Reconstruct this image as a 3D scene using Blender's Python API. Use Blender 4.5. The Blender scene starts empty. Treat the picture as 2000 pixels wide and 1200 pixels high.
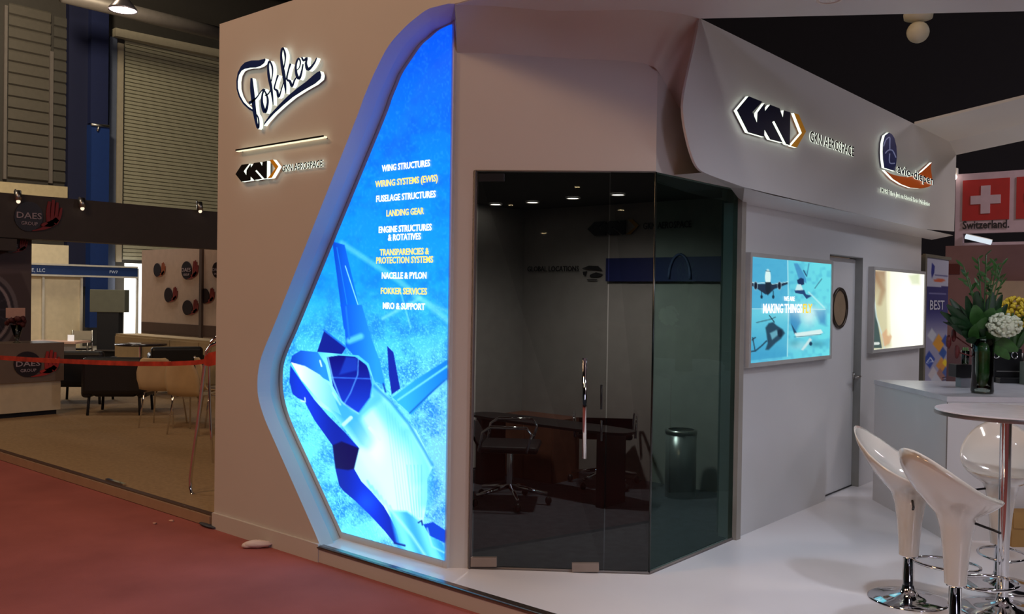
import bpy, math, random
import numpy as np
from mathutils import Vector, Matrix
from mathutils.geometry import tessellate_polygon
random.seed(7)
PI = math.pi
S = bpy.context.scene
COL = S.collection

# ------------------------------------------------------------------ camera
F = 1783.0
_a = np.array([-2100, 53, -F]); _a = _a/np.linalg.norm(_a)
_b = np.array([1513, -1.6, -F]); _b = _b-_a*(_a@_b); _b = _b/np.linalg.norm(_b)
RM = np.stack([-_a, _b, np.cross(-_a, _b)])          # world <- camera
CP = np.array([0, 0, 1.55])
cam = bpy.data.cameras.new('camera'); co = bpy.data.objects.new('camera', cam); COL.objects.link(co)
cam.sensor_width = 36; cam.lens = F/2000*36; cam.clip_end = 200
co.matrix_world = Matrix([list(RM[i])+[CP[i]] for i in range(3)]+[[0, 0, 0, 1]])
S.camera = co
# ------------------------------------------------------------------ exposure and world
S.view_settings.view_transform = 'Standard'; S.view_settings.look = 'None'
S.view_settings.gamma = 1; S.view_settings.exposure = 0; S.view_settings.use_curve_mapping = False
w = bpy.data.worlds.new('hall_air'); S.world = w; w.use_nodes = True
w.node_tree.nodes['Background'].inputs[0].default_value = (.8, .8, 1, 1)
w.node_tree.nodes['Background'].inputs[1].default_value = .012
# ------------------------------------------------------------------ main lights
def light(kind, name, loc, to, energy, col, size=1, size_y=None, spot=None, blend=.5):
    l = bpy.data.lights.new(name, kind); l.energy = energy; l.color = col
    if kind == 'AREA':
        l.size = size
        if size_y: l.shape = 'RECTANGLE'; l.size_y = size_y
    else: l.shadow_soft_size = size
    if kind == 'SPOT': l.spot_size = math.radians(spot); l.spot_blend = blend
    o = bpy.data.objects.new(name, l); COL.objects.link(o); o.location = loc
    d = Vector(to)-Vector(loc); o.rotation_euler = d.to_track_quat('-Z', 'Y').to_euler()
    return o
WARM = (1, .61, .33); COOL = (.78, .86, 1.0); NEUT = (1, .88, .78)
light('AREA', 'hall_lamp_light', (-6.5, -2.5, 7.5), (-5.2, 3.5, 1.2), 172, WARM, 1.6)
light('AREA', 'hall_lamp_light', (-1.5, -4.5, 8), (-3.5, 2.5, .5), 150, WARM, 1.6)
light('AREA', 'hall_lamp_light', (-13, 1.0, 8), (-10.5, 5.5, 0), 105, (1, .80, .60), 1.6)
light('SPOT', 'canopy_downlight_light', (-1.83, 4.64, 3.05), (-1.85, 4.70, 0), 80, COOL, .05, spot=62, blend=.8)
light('SPOT', 'canopy_downlight_light', (-.6, 4.3, 3.05), (-1.1, 4.9, 0), 75, COOL, .06, spot=140, blend=.8)
light('SPOT', 'canopy_downlight_light', (-1.2, 7.9, 2.95), (-1.6, 7.6, 0), 38, COOL, .05, spot=140, blend=.8)
light('SPOT', 'canopy_downlight_light', (.8, 4.6, 3.05), (-.2, 5.2, .3), 52, NEUT, .06, spot=150, blend=.8)
light('SPOT', 'meeting_room_light', (-4.1, 5.3, 2.3), (-4.1, 5.6, 0), 75, (1, .95, .9), .06, spot=150, blend=.8)
light('AREA', 'opposite_stand_light', (7.5, -1.8, 4.5), (-4.0, 3.6, 1.0), 140, (.76, .76, 1), 2.0)
light('AREA', 'far_booth_light', (-15.5, 8.5, 5.5), (-22, 6.5, 1.2), 150, (1, .92, .8), 1.0)  # added fill that brightens the far booth panel, no lamp modelled there
light('SPOT', 'rear_stand_light', (-1.0, 10.8, .35), (-1.8, 8.9, 3.1), 60, (1, .72, .42), .1, spot=58, blend=.7)  # added warm fill, kept low behind the counter to tint the canopy underside
light('AREA', 'doorway_daylight', (-26.5, 9.4, 3), (-12, 7, 0), 260, (1, 1, 1), 2.5)
light('AREA', 'hall_lamp_light', (-20, 7, 11), (-27, 7, 5), 900, (1, .85, .6), 1.6)
light('AREA', 'hall_lamp_light', (2.5, 12.5, 6), (-1, 17, 1.5), 300, (1, .88, .9), 1.2)
light('AREA', 'hall_lamp_light', (2.0, 3.0, 9), (-2.5, 7.5, 1.0), 60, (1, .9, .85), 1.0)

# ------------------------------------------------------------------ pixel <-> point helpers (2000 x 1200 frame)
def ray(px, py): return RM@np.array([px-1000, 600-py, -F])
def onz(px, py, z=0.): d = ray(px, py); return CP+d*((z-CP[2])/d[2])
def onx(px, py, x): d = ray(px, py); return CP+d*((x-CP[0])/d[0])
def ony(px, py, y): d = ray(px, py); return CP+d*((y-CP[1])/d[1])
def onpl(px, py, p, n): d = ray(px, py); return CP+d*(np.dot(np.array(p)-CP, n)/np.dot(d, n))
def projv(P):
    c = (np.asarray(P, float)-CP)@RM
    return 1000+F*c[..., 0]/-c[..., 2], 600-F*c[..., 1]/-c[..., 2]
PC = np.array([-3.508, 3.794, 0]); EC = np.array([-2.70, 4.404, 0])
DC = (EC-PC)/np.linalg.norm(EC-PC); NC = np.array([DC[1], -DC[0], 0])
def onc(px, py, off=0.): return onpl(px, py, PC+NC*off, NC)

# ------------------------------------------------------------------ materials
def lin(c):
    c = [v/255 for v in c]
    return tuple([v/12.92 if v <= .04045 else ((v+.055)/1.055)**2.4 for v in c])+(1,)
MATS = {}
def mat(name, rgb, rough=.6, metal=0, var=.06, scale=8, bump=0, bscale=60, emit=0, spec=.5, coat=0):
    if name in MATS: return MATS[name]
    m = bpy.data.materials.new(name); m.use_nodes = True; nt = m.node_tree; b = nt.nodes['Principled BSDF']
    c = lin(rgb); tc = nt.nodes.new('ShaderNodeTexCoord')
    n = nt.nodes.new('ShaderNodeTexNoise'); n.inputs['Scale'].default_value = scale; n.inputs['Detail'].default_value = 4
    r = nt.nodes.new('ShaderNodeValToRGB')
    r.color_ramp.elements[0].color = tuple(v*(1-var) for v in c[:3])+(1,); r.color_ramp.elements[0].position = .3
    r.color_ramp.elements[1].color = tuple(min(1, v*(1+var)) for v in c[:3])+(1,); r.color_ramp.elements[1].position = .7
    nt.links.new(tc.outputs['Object'], n.inputs['Vector']); nt.links.new(n.outputs[0], r.inputs[0]); nt.links.new(r.outputs[0], b.inputs['Base Color'])
    b.inputs['Roughness'].default_value = rough; b.inputs['Metallic'].default_value = metal
    b.inputs['Specular IOR Level'].default_value = spec; b.inputs['Coat Weight'].default_value = coat
    if bump:
        n2 = nt.nodes.new('ShaderNodeTexNoise'); n2.inputs['Scale'].default_value = bscale; n2.inputs['Detail'].default_value = 3
        bp = nt.nodes.new('ShaderNodeBump'); bp.inputs['Strength'].default_value = bump; bp.inputs['Distance'].default_value = .01
        nt.links.new(tc.outputs['Object'], n2.inputs['Vector']); nt.links.new(n2.outputs[0], bp.inputs['Height']); nt.links.new(bp.outputs[0], b.inputs['Normal'])
    if emit:
        nt.links.new(r.outputs[0], b.inputs['Emission Color']); b.inputs['Emission Strength'].default_value = emit
    MATS[name] = m; return m
def emis(name, rgb, st=1.):
    if name in MATS: return MATS[name]
    m = bpy.data.materials.new(name); m.use_nodes = True; nt = m.node_tree
    nt.nodes.remove(nt.nodes['Principled BSDF'])
    e = nt.nodes.new('ShaderNodeEmission'); e.inputs[0].default_value = lin(rgb); e.inputs[1].default_value = st
    nt.links.new(e.outputs[0], nt.nodes['Material Output'].inputs[0]); MATS[name] = m; return m
def picture(name, glow=1., rough=.35):
    """printed picture: colours live in the mesh; glow>0 = backlit"""
    if name in MATS: return MATS[name]
    m = bpy.data.materials.new(name); m.use_nodes = True; nt = m.node_tree; b = nt.nodes['Principled BSDF']
    v = nt.nodes.new('ShaderNodeVertexColor'); v.layer_name = 'Col'
    if glow:
        b.inputs['Base Color'].default_value = (.01, .01, .01, 1)
        nt.links.new(v.outputs[0], b.inputs['Emission Color']); b.inputs['Emission Strength'].default_value = glow
    else: nt.links.new(v.outputs[0], b.inputs['Base Color'])
    b.inputs['Roughness'].default_value = rough
    MATS[name] = m; return m
def glass(name, tint, refl=1., ior=1.5):
    m = bpy.data.materials.new(name); m.use_nodes = True; nt = m.node_tree; nt.nodes.remove(nt.nodes['Principled BSDF'])
    t = nt.nodes.new('ShaderNodeBsdfTransparent'); t.inputs[0].default_value = tint+(1,)
    g = nt.nodes.new('ShaderNodeBsdfGlossy'); g.inputs['Roughness'].default_value = .01; g.inputs[0].default_value = (refl, refl, refl, 1)
    f = nt.nodes.new('ShaderNodeFresnel'); f.inputs[0].default_value = ior
    x = nt.nodes.new('ShaderNodeMixShader')
    nt.links.new(f.outputs[0], x.inputs[0]); nt.links.new(t.outputs[0], x.inputs[1]); nt.links.new(g.outputs[0], x.inputs[2])
    nt.links.new(x.outputs[0], nt.nodes['Material Output'].inputs[0]); MATS[name] = m; return m

M_wall = mat('white_painted_panel', (205, 200, 196), .55, var=.02, scale=1.5, bump=.02)
M_wallc = mat('white_laminate', (206, 205, 206), .4, var=.02, scale=2)
M_floor = mat('white_gloss_floor', (236, 234, 238), .16, var=.03, scale=1.2)
M_carpet = None
M_beige = mat('beige_carpet', (168, 142, 108), .95, var=.12, scale=30, bump=.3, bscale=300)
M_grey = mat('grey_laminate', (110, 104, 100), .5)
M_darkhead = mat('dark_grey_header_board', (66, 60, 58), .7)
M_black = mat('black_leather', (22, 22, 26), .45, bump=.1)
M_blackpl = mat('black_plastic', (18, 18, 20), .35)
M_chrome = mat('chrome', (225, 225, 228), .06, 1, var=.01)
M_alu = mat('brushed_aluminium', (175, 172, 168), .35, 1, var=.04)
M_steel = mat('satin_steel_plate', (165, 150, 140), .45, .6)
M_dark = mat('dark_paint', (20, 20, 26), .8)
M_white = mat('white_plastic', (225, 222, 215), .35)
M_gloss = mat('white_gloss_plastic', (214, 206, 196), .08, var=.01, coat=1)
M_trim = mat('bronze_edge_trim', (150, 130, 118), .25, .9)
M_navy = mat('navy_face', (18, 22, 58), .35)
M_ink = mat('near_black_face', (14, 14, 20), .4)
M_fblue = mat('royal_blue_face', (14, 44, 120), .35)
M_orange = mat('amber_face', (222, 150, 20), .4, emit=.12)
M_dorange = mat('orange_red_face', (205, 92, 30), .4, emit=.18)
M_halo = emis('backlit_white_acrylic', (236, 245, 226), 1.5)
M_halo2 = emis('backlit_warm_acrylic', (250, 240, 200), 1.3)
M_lamp = emis('lamp_glow', (255, 244, 236), 12)
M_lamp2 = emis('small_lamp_glow', (255, 235, 215), 5)
M_glass_f = glass('smoked_glass', (.46, .46, .45), 1.0)
M_glass_s = glass('green_smoked_glass', (.34, .50, .47), 1.0)
M_red = mat('red_print', (160, 22, 30), .5)
M_redtape = mat('red_tape', (190, 60, 45), .4)
M_roomfloor = mat('charcoal_room_carpet', (66, 68, 76), .9, var=.2, scale=14, bump=.2, bscale=200)
M_roomwall = mat('meeting_room_wall', (150, 145, 140), .7)
M_leaf = mat('green_leaf', (56, 98, 46), .4, var=.25, scale=20)
M_leafd = mat('dark_green_leaf', (28, 58, 32), .4, var=.25, scale=20)
M_stem = mat('green_stem', (60, 96, 46), .5)
M_blue = mat('blue_steel_paint', (18, 46, 104), .5)
M_navyp = mat('navy_steel_paint', (10, 16, 50), .6)

# ------------------------------------------------------------------ mesh helpers
class MB:
    def __init__(s): s.v = []; s.f = []; s.m = []; s.sm = []
    def add(s, v, f, mi=0, sm=False):
        n = len(s.v); s.v += [tuple(map(float, p)) for p in v]
        for q in f: s.f.append([i+n for i in q]); s.m.append(mi); s.sm.append(sm)
        return s
    def box(s, c, d, rz=0, mi=0, taper=1.0):
        hx, hy, hz = d[0]/2, d[1]/2, d[2]/2; cs, sn = math.cos(rz), math.sin(rz); v = []
        for z, t in ((-hz, taper), (hz, 1)):
            for x, y in ((-hx, -hy), (hx, -hy), (hx, hy), (-hx, hy)):
                x *= t; y *= t; v.append((c[0]+x*cs-y*sn, c[1]+x*sn+y*cs, c[2]+z))
        return s.add(v, [(3, 2, 1, 0), (4, 5, 6, 7), (0, 1, 5, 4), (1, 2, 6, 5), (2, 3, 7, 6), (3, 0, 4, 7)], mi)
    def prism(s, poly, off, mi=0, mside=None):
        """planar 3D polygon extruded by off; the first cap is the front"""
        poly = [Vector(p) for p in poly]; off = Vector(off); n = len(poly)
        nrm = Vector((0, 0, 0))
        for i in range(n): nrm += poly[i].cross(poly[(i+1) % n])
        tris = tessellate_polygon([poly]); flip = nrm.dot(off) > 0
        v = poly+[p+off for p in poly]
        fr = []
        for t in tris:
            a, b, c = t; nn = (poly[b]-poly[a]).cross(poly[c]-poly[a])
            t = (a, b, c) if nn.dot(off) < 0 else (a, c, b); fr.append(t)
        s.add(v, fr+[tuple(i+n for i in reversed(t)) for t in fr], mi)
        k = len(s.v)-2*n; ms = mi if mside is None else mside
        for i in range(n):
            j = (i+1) % n; q = [k+i, k+j, k+j+n, k+i+n]
            if not flip: q.reverse()
            s.f.append(q); s.m.append(ms); s.sm.append(False)
        return s
    def lathe(s, prof, c=(0, 0, 0), seg=24, mi=0, sm=True):
        v = []; f = []
        for r, z in prof:
            for k in range(seg):
                a = 2*PI*k/seg; v.append((c[0]+r*math.cos(a), c[1]+r*math.sin(a), c[2]+z))
        for i in range(len(prof)-1):
            for k in range(seg):
                k2 = (k+1) % seg; f.append((i*seg+k, i*seg+k2, (i+1)*seg+k2, (i+1)*seg+k))
        return s.add(v, f, mi, sm)
    def tube(s, path, r, seg=10, mi=0, closed=False, rad=None):
        P = [Vector(p) for p in path]; n = len(P); v = []; f = []
        up = Vector((0, 0, 1)); prev = None
        for i, p in enumerate(P):
            if closed: t = P[(i+1) % n]-P[i-1]
            else: t = P[min(i+1, n-1)]-P[max(i-1, 0)]
            t.normalize()
            if prev is None:
                a = t.cross(up)
                if a.length < .05: a = t.cross(Vector((1, 0, 0)))
            else: a = prev-t*prev.dot(t)
            a.normalize(); prev = a; b = t.cross(a); rr = rad[i] if rad else r
            for k in range(seg):
                an = 2*PI*k/seg; v.append(p+a*math.cos(an)*rr+b*math.sin(an)*rr)
        m = n if closed else n-1
        for i in range(m):
            for k in range(seg):
                k2 = (k+1) % seg; j = (i+1) % n; f.append((i*seg+k, i*seg+k2, j*seg+k2, j*seg+k))
        if not closed: f += [tuple(range(seg))[::-1], tuple((n-1)*seg+k for k in range(seg))]
        return s.add(v, f, mi, True)
    def loft(s, A, B, mi=0, sm=False):
        n = len(A); return s.add(list(A)+list(B), [(i, i+1, n+i+1, n+i) for i in range(n-1)], mi, sm)
    def blob(s, c, r, seg=12, rings=8, mi=0, squash=(1, 1, 1), jit=0):
        v = []; f = []
        for i in range(rings+1):
            ph = PI*i/rings
            for k in range(seg):
                a = 2*PI*k/seg; q = 1+random.uniform(-jit, jit)
                v.append((c[0]+r*q*squash[0]*math.sin(ph)*math.cos(a), c[1]+r*q*squash[1]*math.sin(ph)*math.sin(a), c[2]+r*q*squash[2]*math.cos(ph)))
        for i in range(rings):
            for k in range(seg): k2 = (k+1) % seg; f.append((i*seg+k, (i+1)*seg+k, (i+1)*seg+k2, i*seg+k2))
        return s.add(v, f, mi, True)

def build(name, mb, mats, parent=None, world=True, bevel=0, seg=2, smooth=None):
    """links MB as one mesh; world=True: vertices are world coordinates"""
    if not isinstance(mats, (list, tuple)): mats = [mats]
    V = np.array(mb.v)
    me = bpy.data.meshes.new(name); o = bpy.data.objects.new(name, me); COL.objects.link(o)
    if parent is not None:
        o.parent = parent
        if world:
            root = parent; off = np.zeros(3)
            while root is not None: off += np.array(root.location); root = root.parent
            V = V-off
    elif world:
        lo = V.min(0); hi = V.max(0); c = np.array([(lo[0]+hi[0])/2, (lo[1]+hi[1])/2, lo[2]]); V = V-c; o.location = c
    me.from_pydata([tuple(p) for p in V], [], [tuple(f) for f in mb.f])
    for m in mats: me.materials.append(m)
    for p, mi, sm in zip(me.polygons, mb.m, mb.sm): p.material_index = mi; p.use_smooth = sm if smooth is None else smooth
    me.update()
    if bevel:
        b = o.modifiers.new('bevel', 'BEVEL'); b.width = bevel; b.segments = seg; b.limit_method = 'ANGLE'
    return o
def thing(name, label, cat, loc, rz=0, group=None):
    o = bpy.data.objects.new(name, None); COL.objects.link(o); o.empty_display_size = .1
    o.location = tuple(map(float, loc)); o.rotation_euler = (0, 0, rz); tag(o, label, cat, group); return o
def tag(o, label, cat, group=None, kind=None):
    if label: o['label'] = label
    if cat: o['category'] = cat
    if group: o['group'] = group
    if kind: o['kind'] = kind
    return o
def struct(o, label=None):
    o['kind'] = 'structure'
    if label: o['label'] = label; o['category'] = o.name.split('_')[0].split('.')[0]
    return o
def copy_tree(o, parent=None):
    c = o.copy(); COL.objects.link(c); c.parent = parent
    for ch in [x for x in bpy.data.objects if x.parent == o]: copy_tree(ch, c)
    return c
def frame(o3, ux, uz):
    """returns f(u,v)->world point for drawing flat shapes on a wall"""
    o3 = np.array(o3, float); ux = np.array(ux, float); uz = np.array(uz, float)
    return lambda u, v: o3+ux*u+uz*v
_TC = {}
def text_geo(s, bold=0.):
    if (s, bold) in _TC: return _TC[(s, bold)]
    cu = bpy.data.curves.new('t', 'FONT'); cu.body = s; cu.size = 1; cu.resolution_u = 2; cu.offset = bold
    ob = bpy.data.objects.new('t', cu); COL.objects.link(ob)
    dg = bpy.context.evaluated_depsgraph_get(); dg.update()
    me = bpy.data.meshes.new_from_object(ob.evaluated_get(dg))
    v = np.array([tuple(p.co) for p in me.vertices]); f = [tuple(p.vertices) for p in me.polygons]
    bpy.data.objects.remove(ob); bpy.data.curves.remove(cu); bpy.data.meshes.remove(me)
    _TC[(s, bold)] = (v, f); return v, f
def text_mb(mb, s, BL, BR, up, nrm, depth=.003, bold=.0, mi=0, mside=None, back=True):
    """text fitted between baseline points BL, BR; up = vector of capital height; nrm = toward viewer"""
    v, f = text_geo(s, bold); lo = v[:, 0].min(); hi = v[:, 0].max(); h = .72
    BL = np.array(BL, float); BR = np.array(BR, float); up = np.array(up, float); nrm = np.array(nrm, float)
    P = BL+np.outer((v[:, 0]-lo)/(hi-lo), BR-BL)+np.outer(v[:, 1]/h, up)
    n = len(P); front = P+nrm*depth
    edges = {}
    for q in f:
        for i in range(len(q)): e = (q[i], q[(i+1) % len(q)]); edges[e] = 1
    k = len(mb.v)
    mb.add(list(front), f, mi)
    if back:
        mb.v += [tuple(map(float, p)) for p in P]
        for (a, b) in edges:
            if (b, a) not in edges:
                mb.f.append([k+a, k+n+a, k+n+b, k+b]); mb.m.append(mi if mside is None else mside); mb.sm.append(False)
    return mb

# ------------------------------------------------------------------ picture painter (authors a print in picture pixels)
class Art:
    def __init__(s, rows, cols, pos):
        """pos(i/(rows-1), j/(cols-1)) -> world point, vectorised"""
        I, J = np.meshgrid(np.linspace(0, 1, rows), np.linspace(0, 1, cols), indexing='ij')
        s.P = pos(I, J); s.X, s.Y = projv(s.P); s.C = np.zeros(I.shape+(3,)); s.I = I; s.J = J; s.rows = rows; s.cols = cols
        s.T = (0, 0, 1)
    def tr(s, pts): ox, oy, k = s.T; return [(ox+x*k, oy+y*k) for x, y in pts]
    def blend(s, a, col):
        if callable(col): col = col(s.X, s.Y)
        col = np.array(col, float)
        if col.max() > 1.001 or True: col = col/255.
        s.C = s.C*(1-a[..., None])+col*a[..., None]
    def base(s, col): s.blend(np.ones_like(s.X), col)
    def poly(s, pts, col, a=1., soft=1.2):
        pts = s.tr(pts); n = len(pts); ins = np.zeros(s.X.shape, bool); d = np.full(s.X.shape, 1e9)
        for i in range(n):
            (x1, y1), (x2, y2) = pts[i], pts[(i+1) % n]
            c = ((y1 > s.Y) != (y2 > s.Y)) & (s.X < (x2-x1)*(s.Y-y1)/((y2-y1) or 1e-9)+x1); ins ^= c
            L = (x2-x1)**2+(y2-y1)**2 or 1e-9; t = np.clip(((s.X-x1)*(x2-x1)+(s.Y-y1)*(y2-y1))/L, 0, 1)
            d = np.minimum(d, np.hypot(s.X-x1-t*(x2-x1), s.Y-y1-t*(y2-y1)))
        sd = np.where(ins, d, -d); s.blend(np.clip(sd/soft+.5, 0, 1)*a, col)
    def line(s, pts, w, col, a=1., soft=1.2):
        pts = s.tr(pts); w = w*s.T[2]; d = np.full(s.X.shape, 1e9)
        for (x1, y1), (x2, y2) in zip(pts, pts[1:]):
            L = (x2-x1)**2+(y2-y1)**2 or 1e-9; t = np.clip(((s.X-x1)*(x2-x1)+(s.Y-y1)*(y2-y1))/L, 0, 1)
            d = np.minimum(d, np.hypot(s.X-x1-t*(x2-x1), s.Y-y1-t*(y2-y1)))
        s.blend(np.clip((w/2-d)/soft+.5, 0, 1)*a, col)
    def oval(s, c, rx, ry, col, a=1., soft=None):
        (cx, cy), = s.tr([c]); rx *= s.T[2]; ry *= s.T[2]
        d = np.hypot((s.X-cx)/rx, (s.Y-cy)/ry)
        if soft is None: soft = 1.2/min(rx, ry)
        s.blend(np.clip((1-d)/soft+.5, 0, 1)*a if soft < 1 else np.exp(-(d*1.3)**2)*a, col)
    def noise(s, cell, seed, stretch=1.):
        r = np.random.RandomState(seed); X = s.X/cell; Y = s.Y/(cell*stretch)
        x0 = np.floor(X).astype(int); y0 = np.floor(Y).astype(int); g = r.rand(512, 512); fx = X-x0; fy = Y-y0
        fx = fx*fx*(3-2*fx); fy = fy*fy*(3-2*fy); G = lambda i, j: g[i % 512, j % 512]
        return (G(x0, y0)*(1-fx)+G(x0+1, y0)*fx)*(1-fy)+(G(x0, y0+1)*(1-fx)+G(x0+1, y0+1)*fx)*fy
    def build(s, name, m, parent=None):
        mb = MB(); R_, C_ = s.rows, s.cols
        mb.add(list(s.P.reshape(-1, 3)), [(i*C_+j, (i+1)*C_+j, (i+1)*C_+j+1, i*C_+j+1) for i in range(R_-1) for j in range(C_-1)])
        o = build(name, mb, m, parent)
        ca = o.data.color_attributes.new('Col', 'FLOAT_COLOR', 'POINT')
        c = np.clip(s.C.reshape(-1, 3), 0, 1); c = np.where(c <= .04045, c/12.92, ((c+.055)/1.055)**2.4)
        ca.data.foreach_set('color', np.concatenate([c, np.ones((len(c), 1))], 1).ravel().astype(np.float32))
        return o
def quadpos(TL, TR, BR, BL):
    TL, TR, BR, BL = [np.array(p, float) for p in (TL, TR, BR, BL)]
    return lambda I, J: ((TL*(1-J[..., None])+TR*J[..., None])*(1-I[..., None])+(BL*(1-J[..., None])+BR*J[..., None])*I[..., None])
def mix(c1, c2, t):
    t = np.clip(t, 0, 1)[..., None]; return np.array(c1, float)*(1-t)+np.array(c2, float)*t

# =================================================================== THE SETTING
YA = 3.5; YL = 3.70; XB = -2.7; XF = -2.5; ZC = 3.1; ZB = 2.256
# --- floors
def carpet_mat():
    m = mat('red_hall_carpet', (168, 99, 94), .95, var=.16, scale=1.6, bump=.35, bscale=260, spec=.1)
    return m
M_carpet = carpet_mat()
struct(build('floor', MB().add([(-34, -46, -.095), (34, -46, -.095), (34, 3.6, -.095), (-34, 3.6, -.095)], [(0, 1, 2, 3)]), M_carpet), 'red hall carpet in the foreground aisle')
struct(build('floor_hall', MB().add([(-34, 3.6, -.11), (34, 3.6, -.11), (34, 34, -.11), (-34, 34, -.11)], [(0, 1, 2, 3)]), mat('grey_hall_floor', (150, 140, 125), .5)), 'pale hall floor behind the stands')
pf = MB(); pf.prism([(-5.66, YA+.004, 0), (4, YA+.004, 0), (4, 11, 0), (-5.66, 11, 0)], (0, 0, -.09))
struct(build('floor_stand', pf, M_floor), 'glossy white raised floor of the main stand')
# riser with bronze nosing
r = MB(); r.box((-.9, YA-.004, -.052), (7.2, .014, .085)); struct(build('trim_1', r, M_wall), 'pale riser board along the raised floor edge')
r = MB(); r.tube([(-4.49, YA-.008, -.006), (2.6, YA-.008, -.006)], .012, 8); r.box((-.94, YA+.012, .003), (7.1, .035, .006))
struct(build('trim_2', r, M_trim), 'bronze metal nosing along the raised floor edge')
r = MB(); r.box((-5.07, YA-.008, -.04), (1.18, .02, .11)); struct(build('baseboard_front', r, M_wall), 'plain skirting strip under the left front wall')

# --- facade A with the big cut-out
OUT = [(626, 1066), (580, 962), (534, 858), (516, 816), (504.4, 776), (503, 740), (508, 706), (520, 672), (540, 624), (617, 430), (694, 236), (710, 192), (726, 154), (742, 120), (760, 88), (784, 60), (808, 38), (840, 16), (888, 4)]
INN = [(672, 1050), (628, 954), (584, 858), (564, 810), (554, 770), (552.4, 734), (556, 706), (568, 674), (590, 624), (670, 430), (750, 236), (766, 192), (776, 168), (786, 144), (804, 116), (824, 88), (840, 74), (860, 57), (888, 44)]
def dense(pts, k=4):
    P = np.array(pts, float); n = len(P); out = []
    for i in range(n-1):
        p0, p1, p2, p3 = P[max(i-1, 0)], P[i], P[i+1], P[min(i+2, n-1)]
        long_ = np.linalg.norm(p2-p1) > 90
        for t in np.linspace(0, 1, k, endpoint=False):
            if long_: out.append(p1*(1-t)+p2*t)
            else: out.append(.5*((2*p1)+(-p0+p2)*t+(2*p0-5*p1+4*p2-p3)*t*t+(-p0+3*p1-3*p2+p3)*t**3) if i not in (0, n-2) else p1*(1-t)+p2*t)
    out.append(P[-1]); return [tuple(p) for p in out]
# long neighbours spoil the tangents: clip them
OUTd = dense(OUT); INNd = dense(INN)
outA = [ony(x, y, YA) for x, y in OUTd]; outA[0][2] = 0; outA[-1][2] = ZC
fa = [(-5.66, YA, -.095), (outA[0][0]-.02, YA, -.095), (outA[0][0], YA, 0)]+[tuple(p) for p in outA[1:]]+[(3.2, YA, ZC), (3.2, YA, 3.4), (-5.66, YA, 3.4)]
struct(build('wall_front', MB().prism(fa, (0, .1, 0)), M_wall), 'tall white front wall of the stand with the cut-out for the light box')
struct(build('wall_left', MB().box((-5.61, 5.2, 1.65), (.1, 3.2, 3.49)), M_wall), 'plain outer side wall of the stand')
# splayed reveal, left
inL = [ony(x-8, y, YL) for x, y in INNd]; inL[0][2] = 0
bv = MB().loft(outA, inL, sm=True)
# splayed reveal, right (under the canopy)
O2 = [(888, 4), (960, 10), (1080, 20), (1165, 19), (1250, 17), (1290, 20), (1320, 24), (1345, 29), (1366, 36)]
o2 = [onz(x, y, ZC) for x, y in O2]; o2[0] = np.array(outA[-1]); o2[-1] = np.array([XF, 4.504, ZC])
o2 += [onx(1358, 80, XF), onx(1340, 165, XF), onx(1333, 200, XF)]
I2 = [(893, 103), (960, 104.5), (1050, 110), (1130, 115), (1207, 118), (1245, 122), (1265, 127)]
i2 = [onc(x, y) for x, y in I2]+[onx(x, y, XB) for x, y in [(1280, 133), (1293, 152), (1306, 174), (1318, 196), (1331, 216)]]
mid = [a*.5+b*.5+np.array([.0, .0, .03]) for a, b in zip(o2, i2)]
def cat(pts, k=5):
    P = np.array(pts); n = len(P); out = []
    for i in range(n-1):
        p0, p1, p2, p3 = P[max(i-1, 0)], P[i], P[i+1], P[min(i+2, n-1)]
        for t in np.linspace(0, 1, k, endpoint=False): out.append(.5*((2*p1)+(-p0+p2)*t+(2*p0-5*p1+4*p2-p3)*t*t+(-p0+3*p1-3*p2+p3)*t**3))
    out.append(P[-1]); return out
o2d, i2d, md = cat(o2), cat(i2), cat(mid)
bv2 = MB(); n2 = len(o2d)
bv2.add(o2d+md+i2d, [(i, i+1, n2+i+1, n2+i) for i in range(n2-1)]+[(n2+i, n2+i+1, 2*n2+i+1, 2*n2+i) for i in range(n2-1)], 0, True)
struct(build('trim_3', bv, M_wall), 'sloping white reveal curving round the blue light box')
struct(build('trim_4', bv2, M_wall), 'curved sloping white reveal above the glass doors')
# inner wall above and left of the glass
x0 = (YL-PC[1])/DC[1]
C0 = PC+DC*x0
def cz(t, z): p = C0+(EC-C0)*t; return (p[0], p[1], z)
Lc = np.linalg.norm(EC-C0); tg = np.linalg.norm(PC-C0)/Lc
iw = MB().prism([cz(0, 0), cz(tg, 0), cz(tg, ZB), cz(1, ZB), cz(1, 3.06), cz(0, 3.08)], (-.04*NC[0], -.04*NC[1], 0))
struct(build('wall_inner', iw, M_wall), 'white wall panel above the glass doors')
sw = MB().prism([(XB, 4.404, ZB), (XB, 5.46, ZB), (XB, 5.46, 3.08), (XB, 4.404, 3.08)], (-.04, 0, 0))
struct(build('wall_inner_side', sw, M_wall), 'white wall panel above the glass side pane')
# fascia B
fbc = cat([(4.504, ZC), (4.463, 2.964), (4.38, 2.74), (4.345, 2.62), (4.350, 2.53), (4.39, 2.43), (4.45, 2.335), (4.52, 2.275), (4.62, 2.255), (4.80, 2.242), (5.087, 2.225)], 4)
fb = [tuple(p) for p in fbc]+[ (8.53, 2.205), (9.62, 2.25), (9.638, 3.0), (9.37, ZC)]
struct(build('wall_fascia', MB().prism([(XF, y, z) for y, z in fb], (-.014, 0, 0)), M_wallc), 'upper white fascia wall carrying the two lit logos on the right')
sof = MB().loft([(XF, 4.6, 2.26), (XF, 5.087, 2.222), (XF, 5.5, 2.215), (XF, 9.6, 2.21)], [(XB, 4.6, ZB+.005), (XB, 5.3, ZB), (XB, 5.47, 2.172), (XB, 9.6, 2.172)])
struct(build('trim_5', sof, M_wallc), 'narrow soffit strip under the fascia wall')
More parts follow.
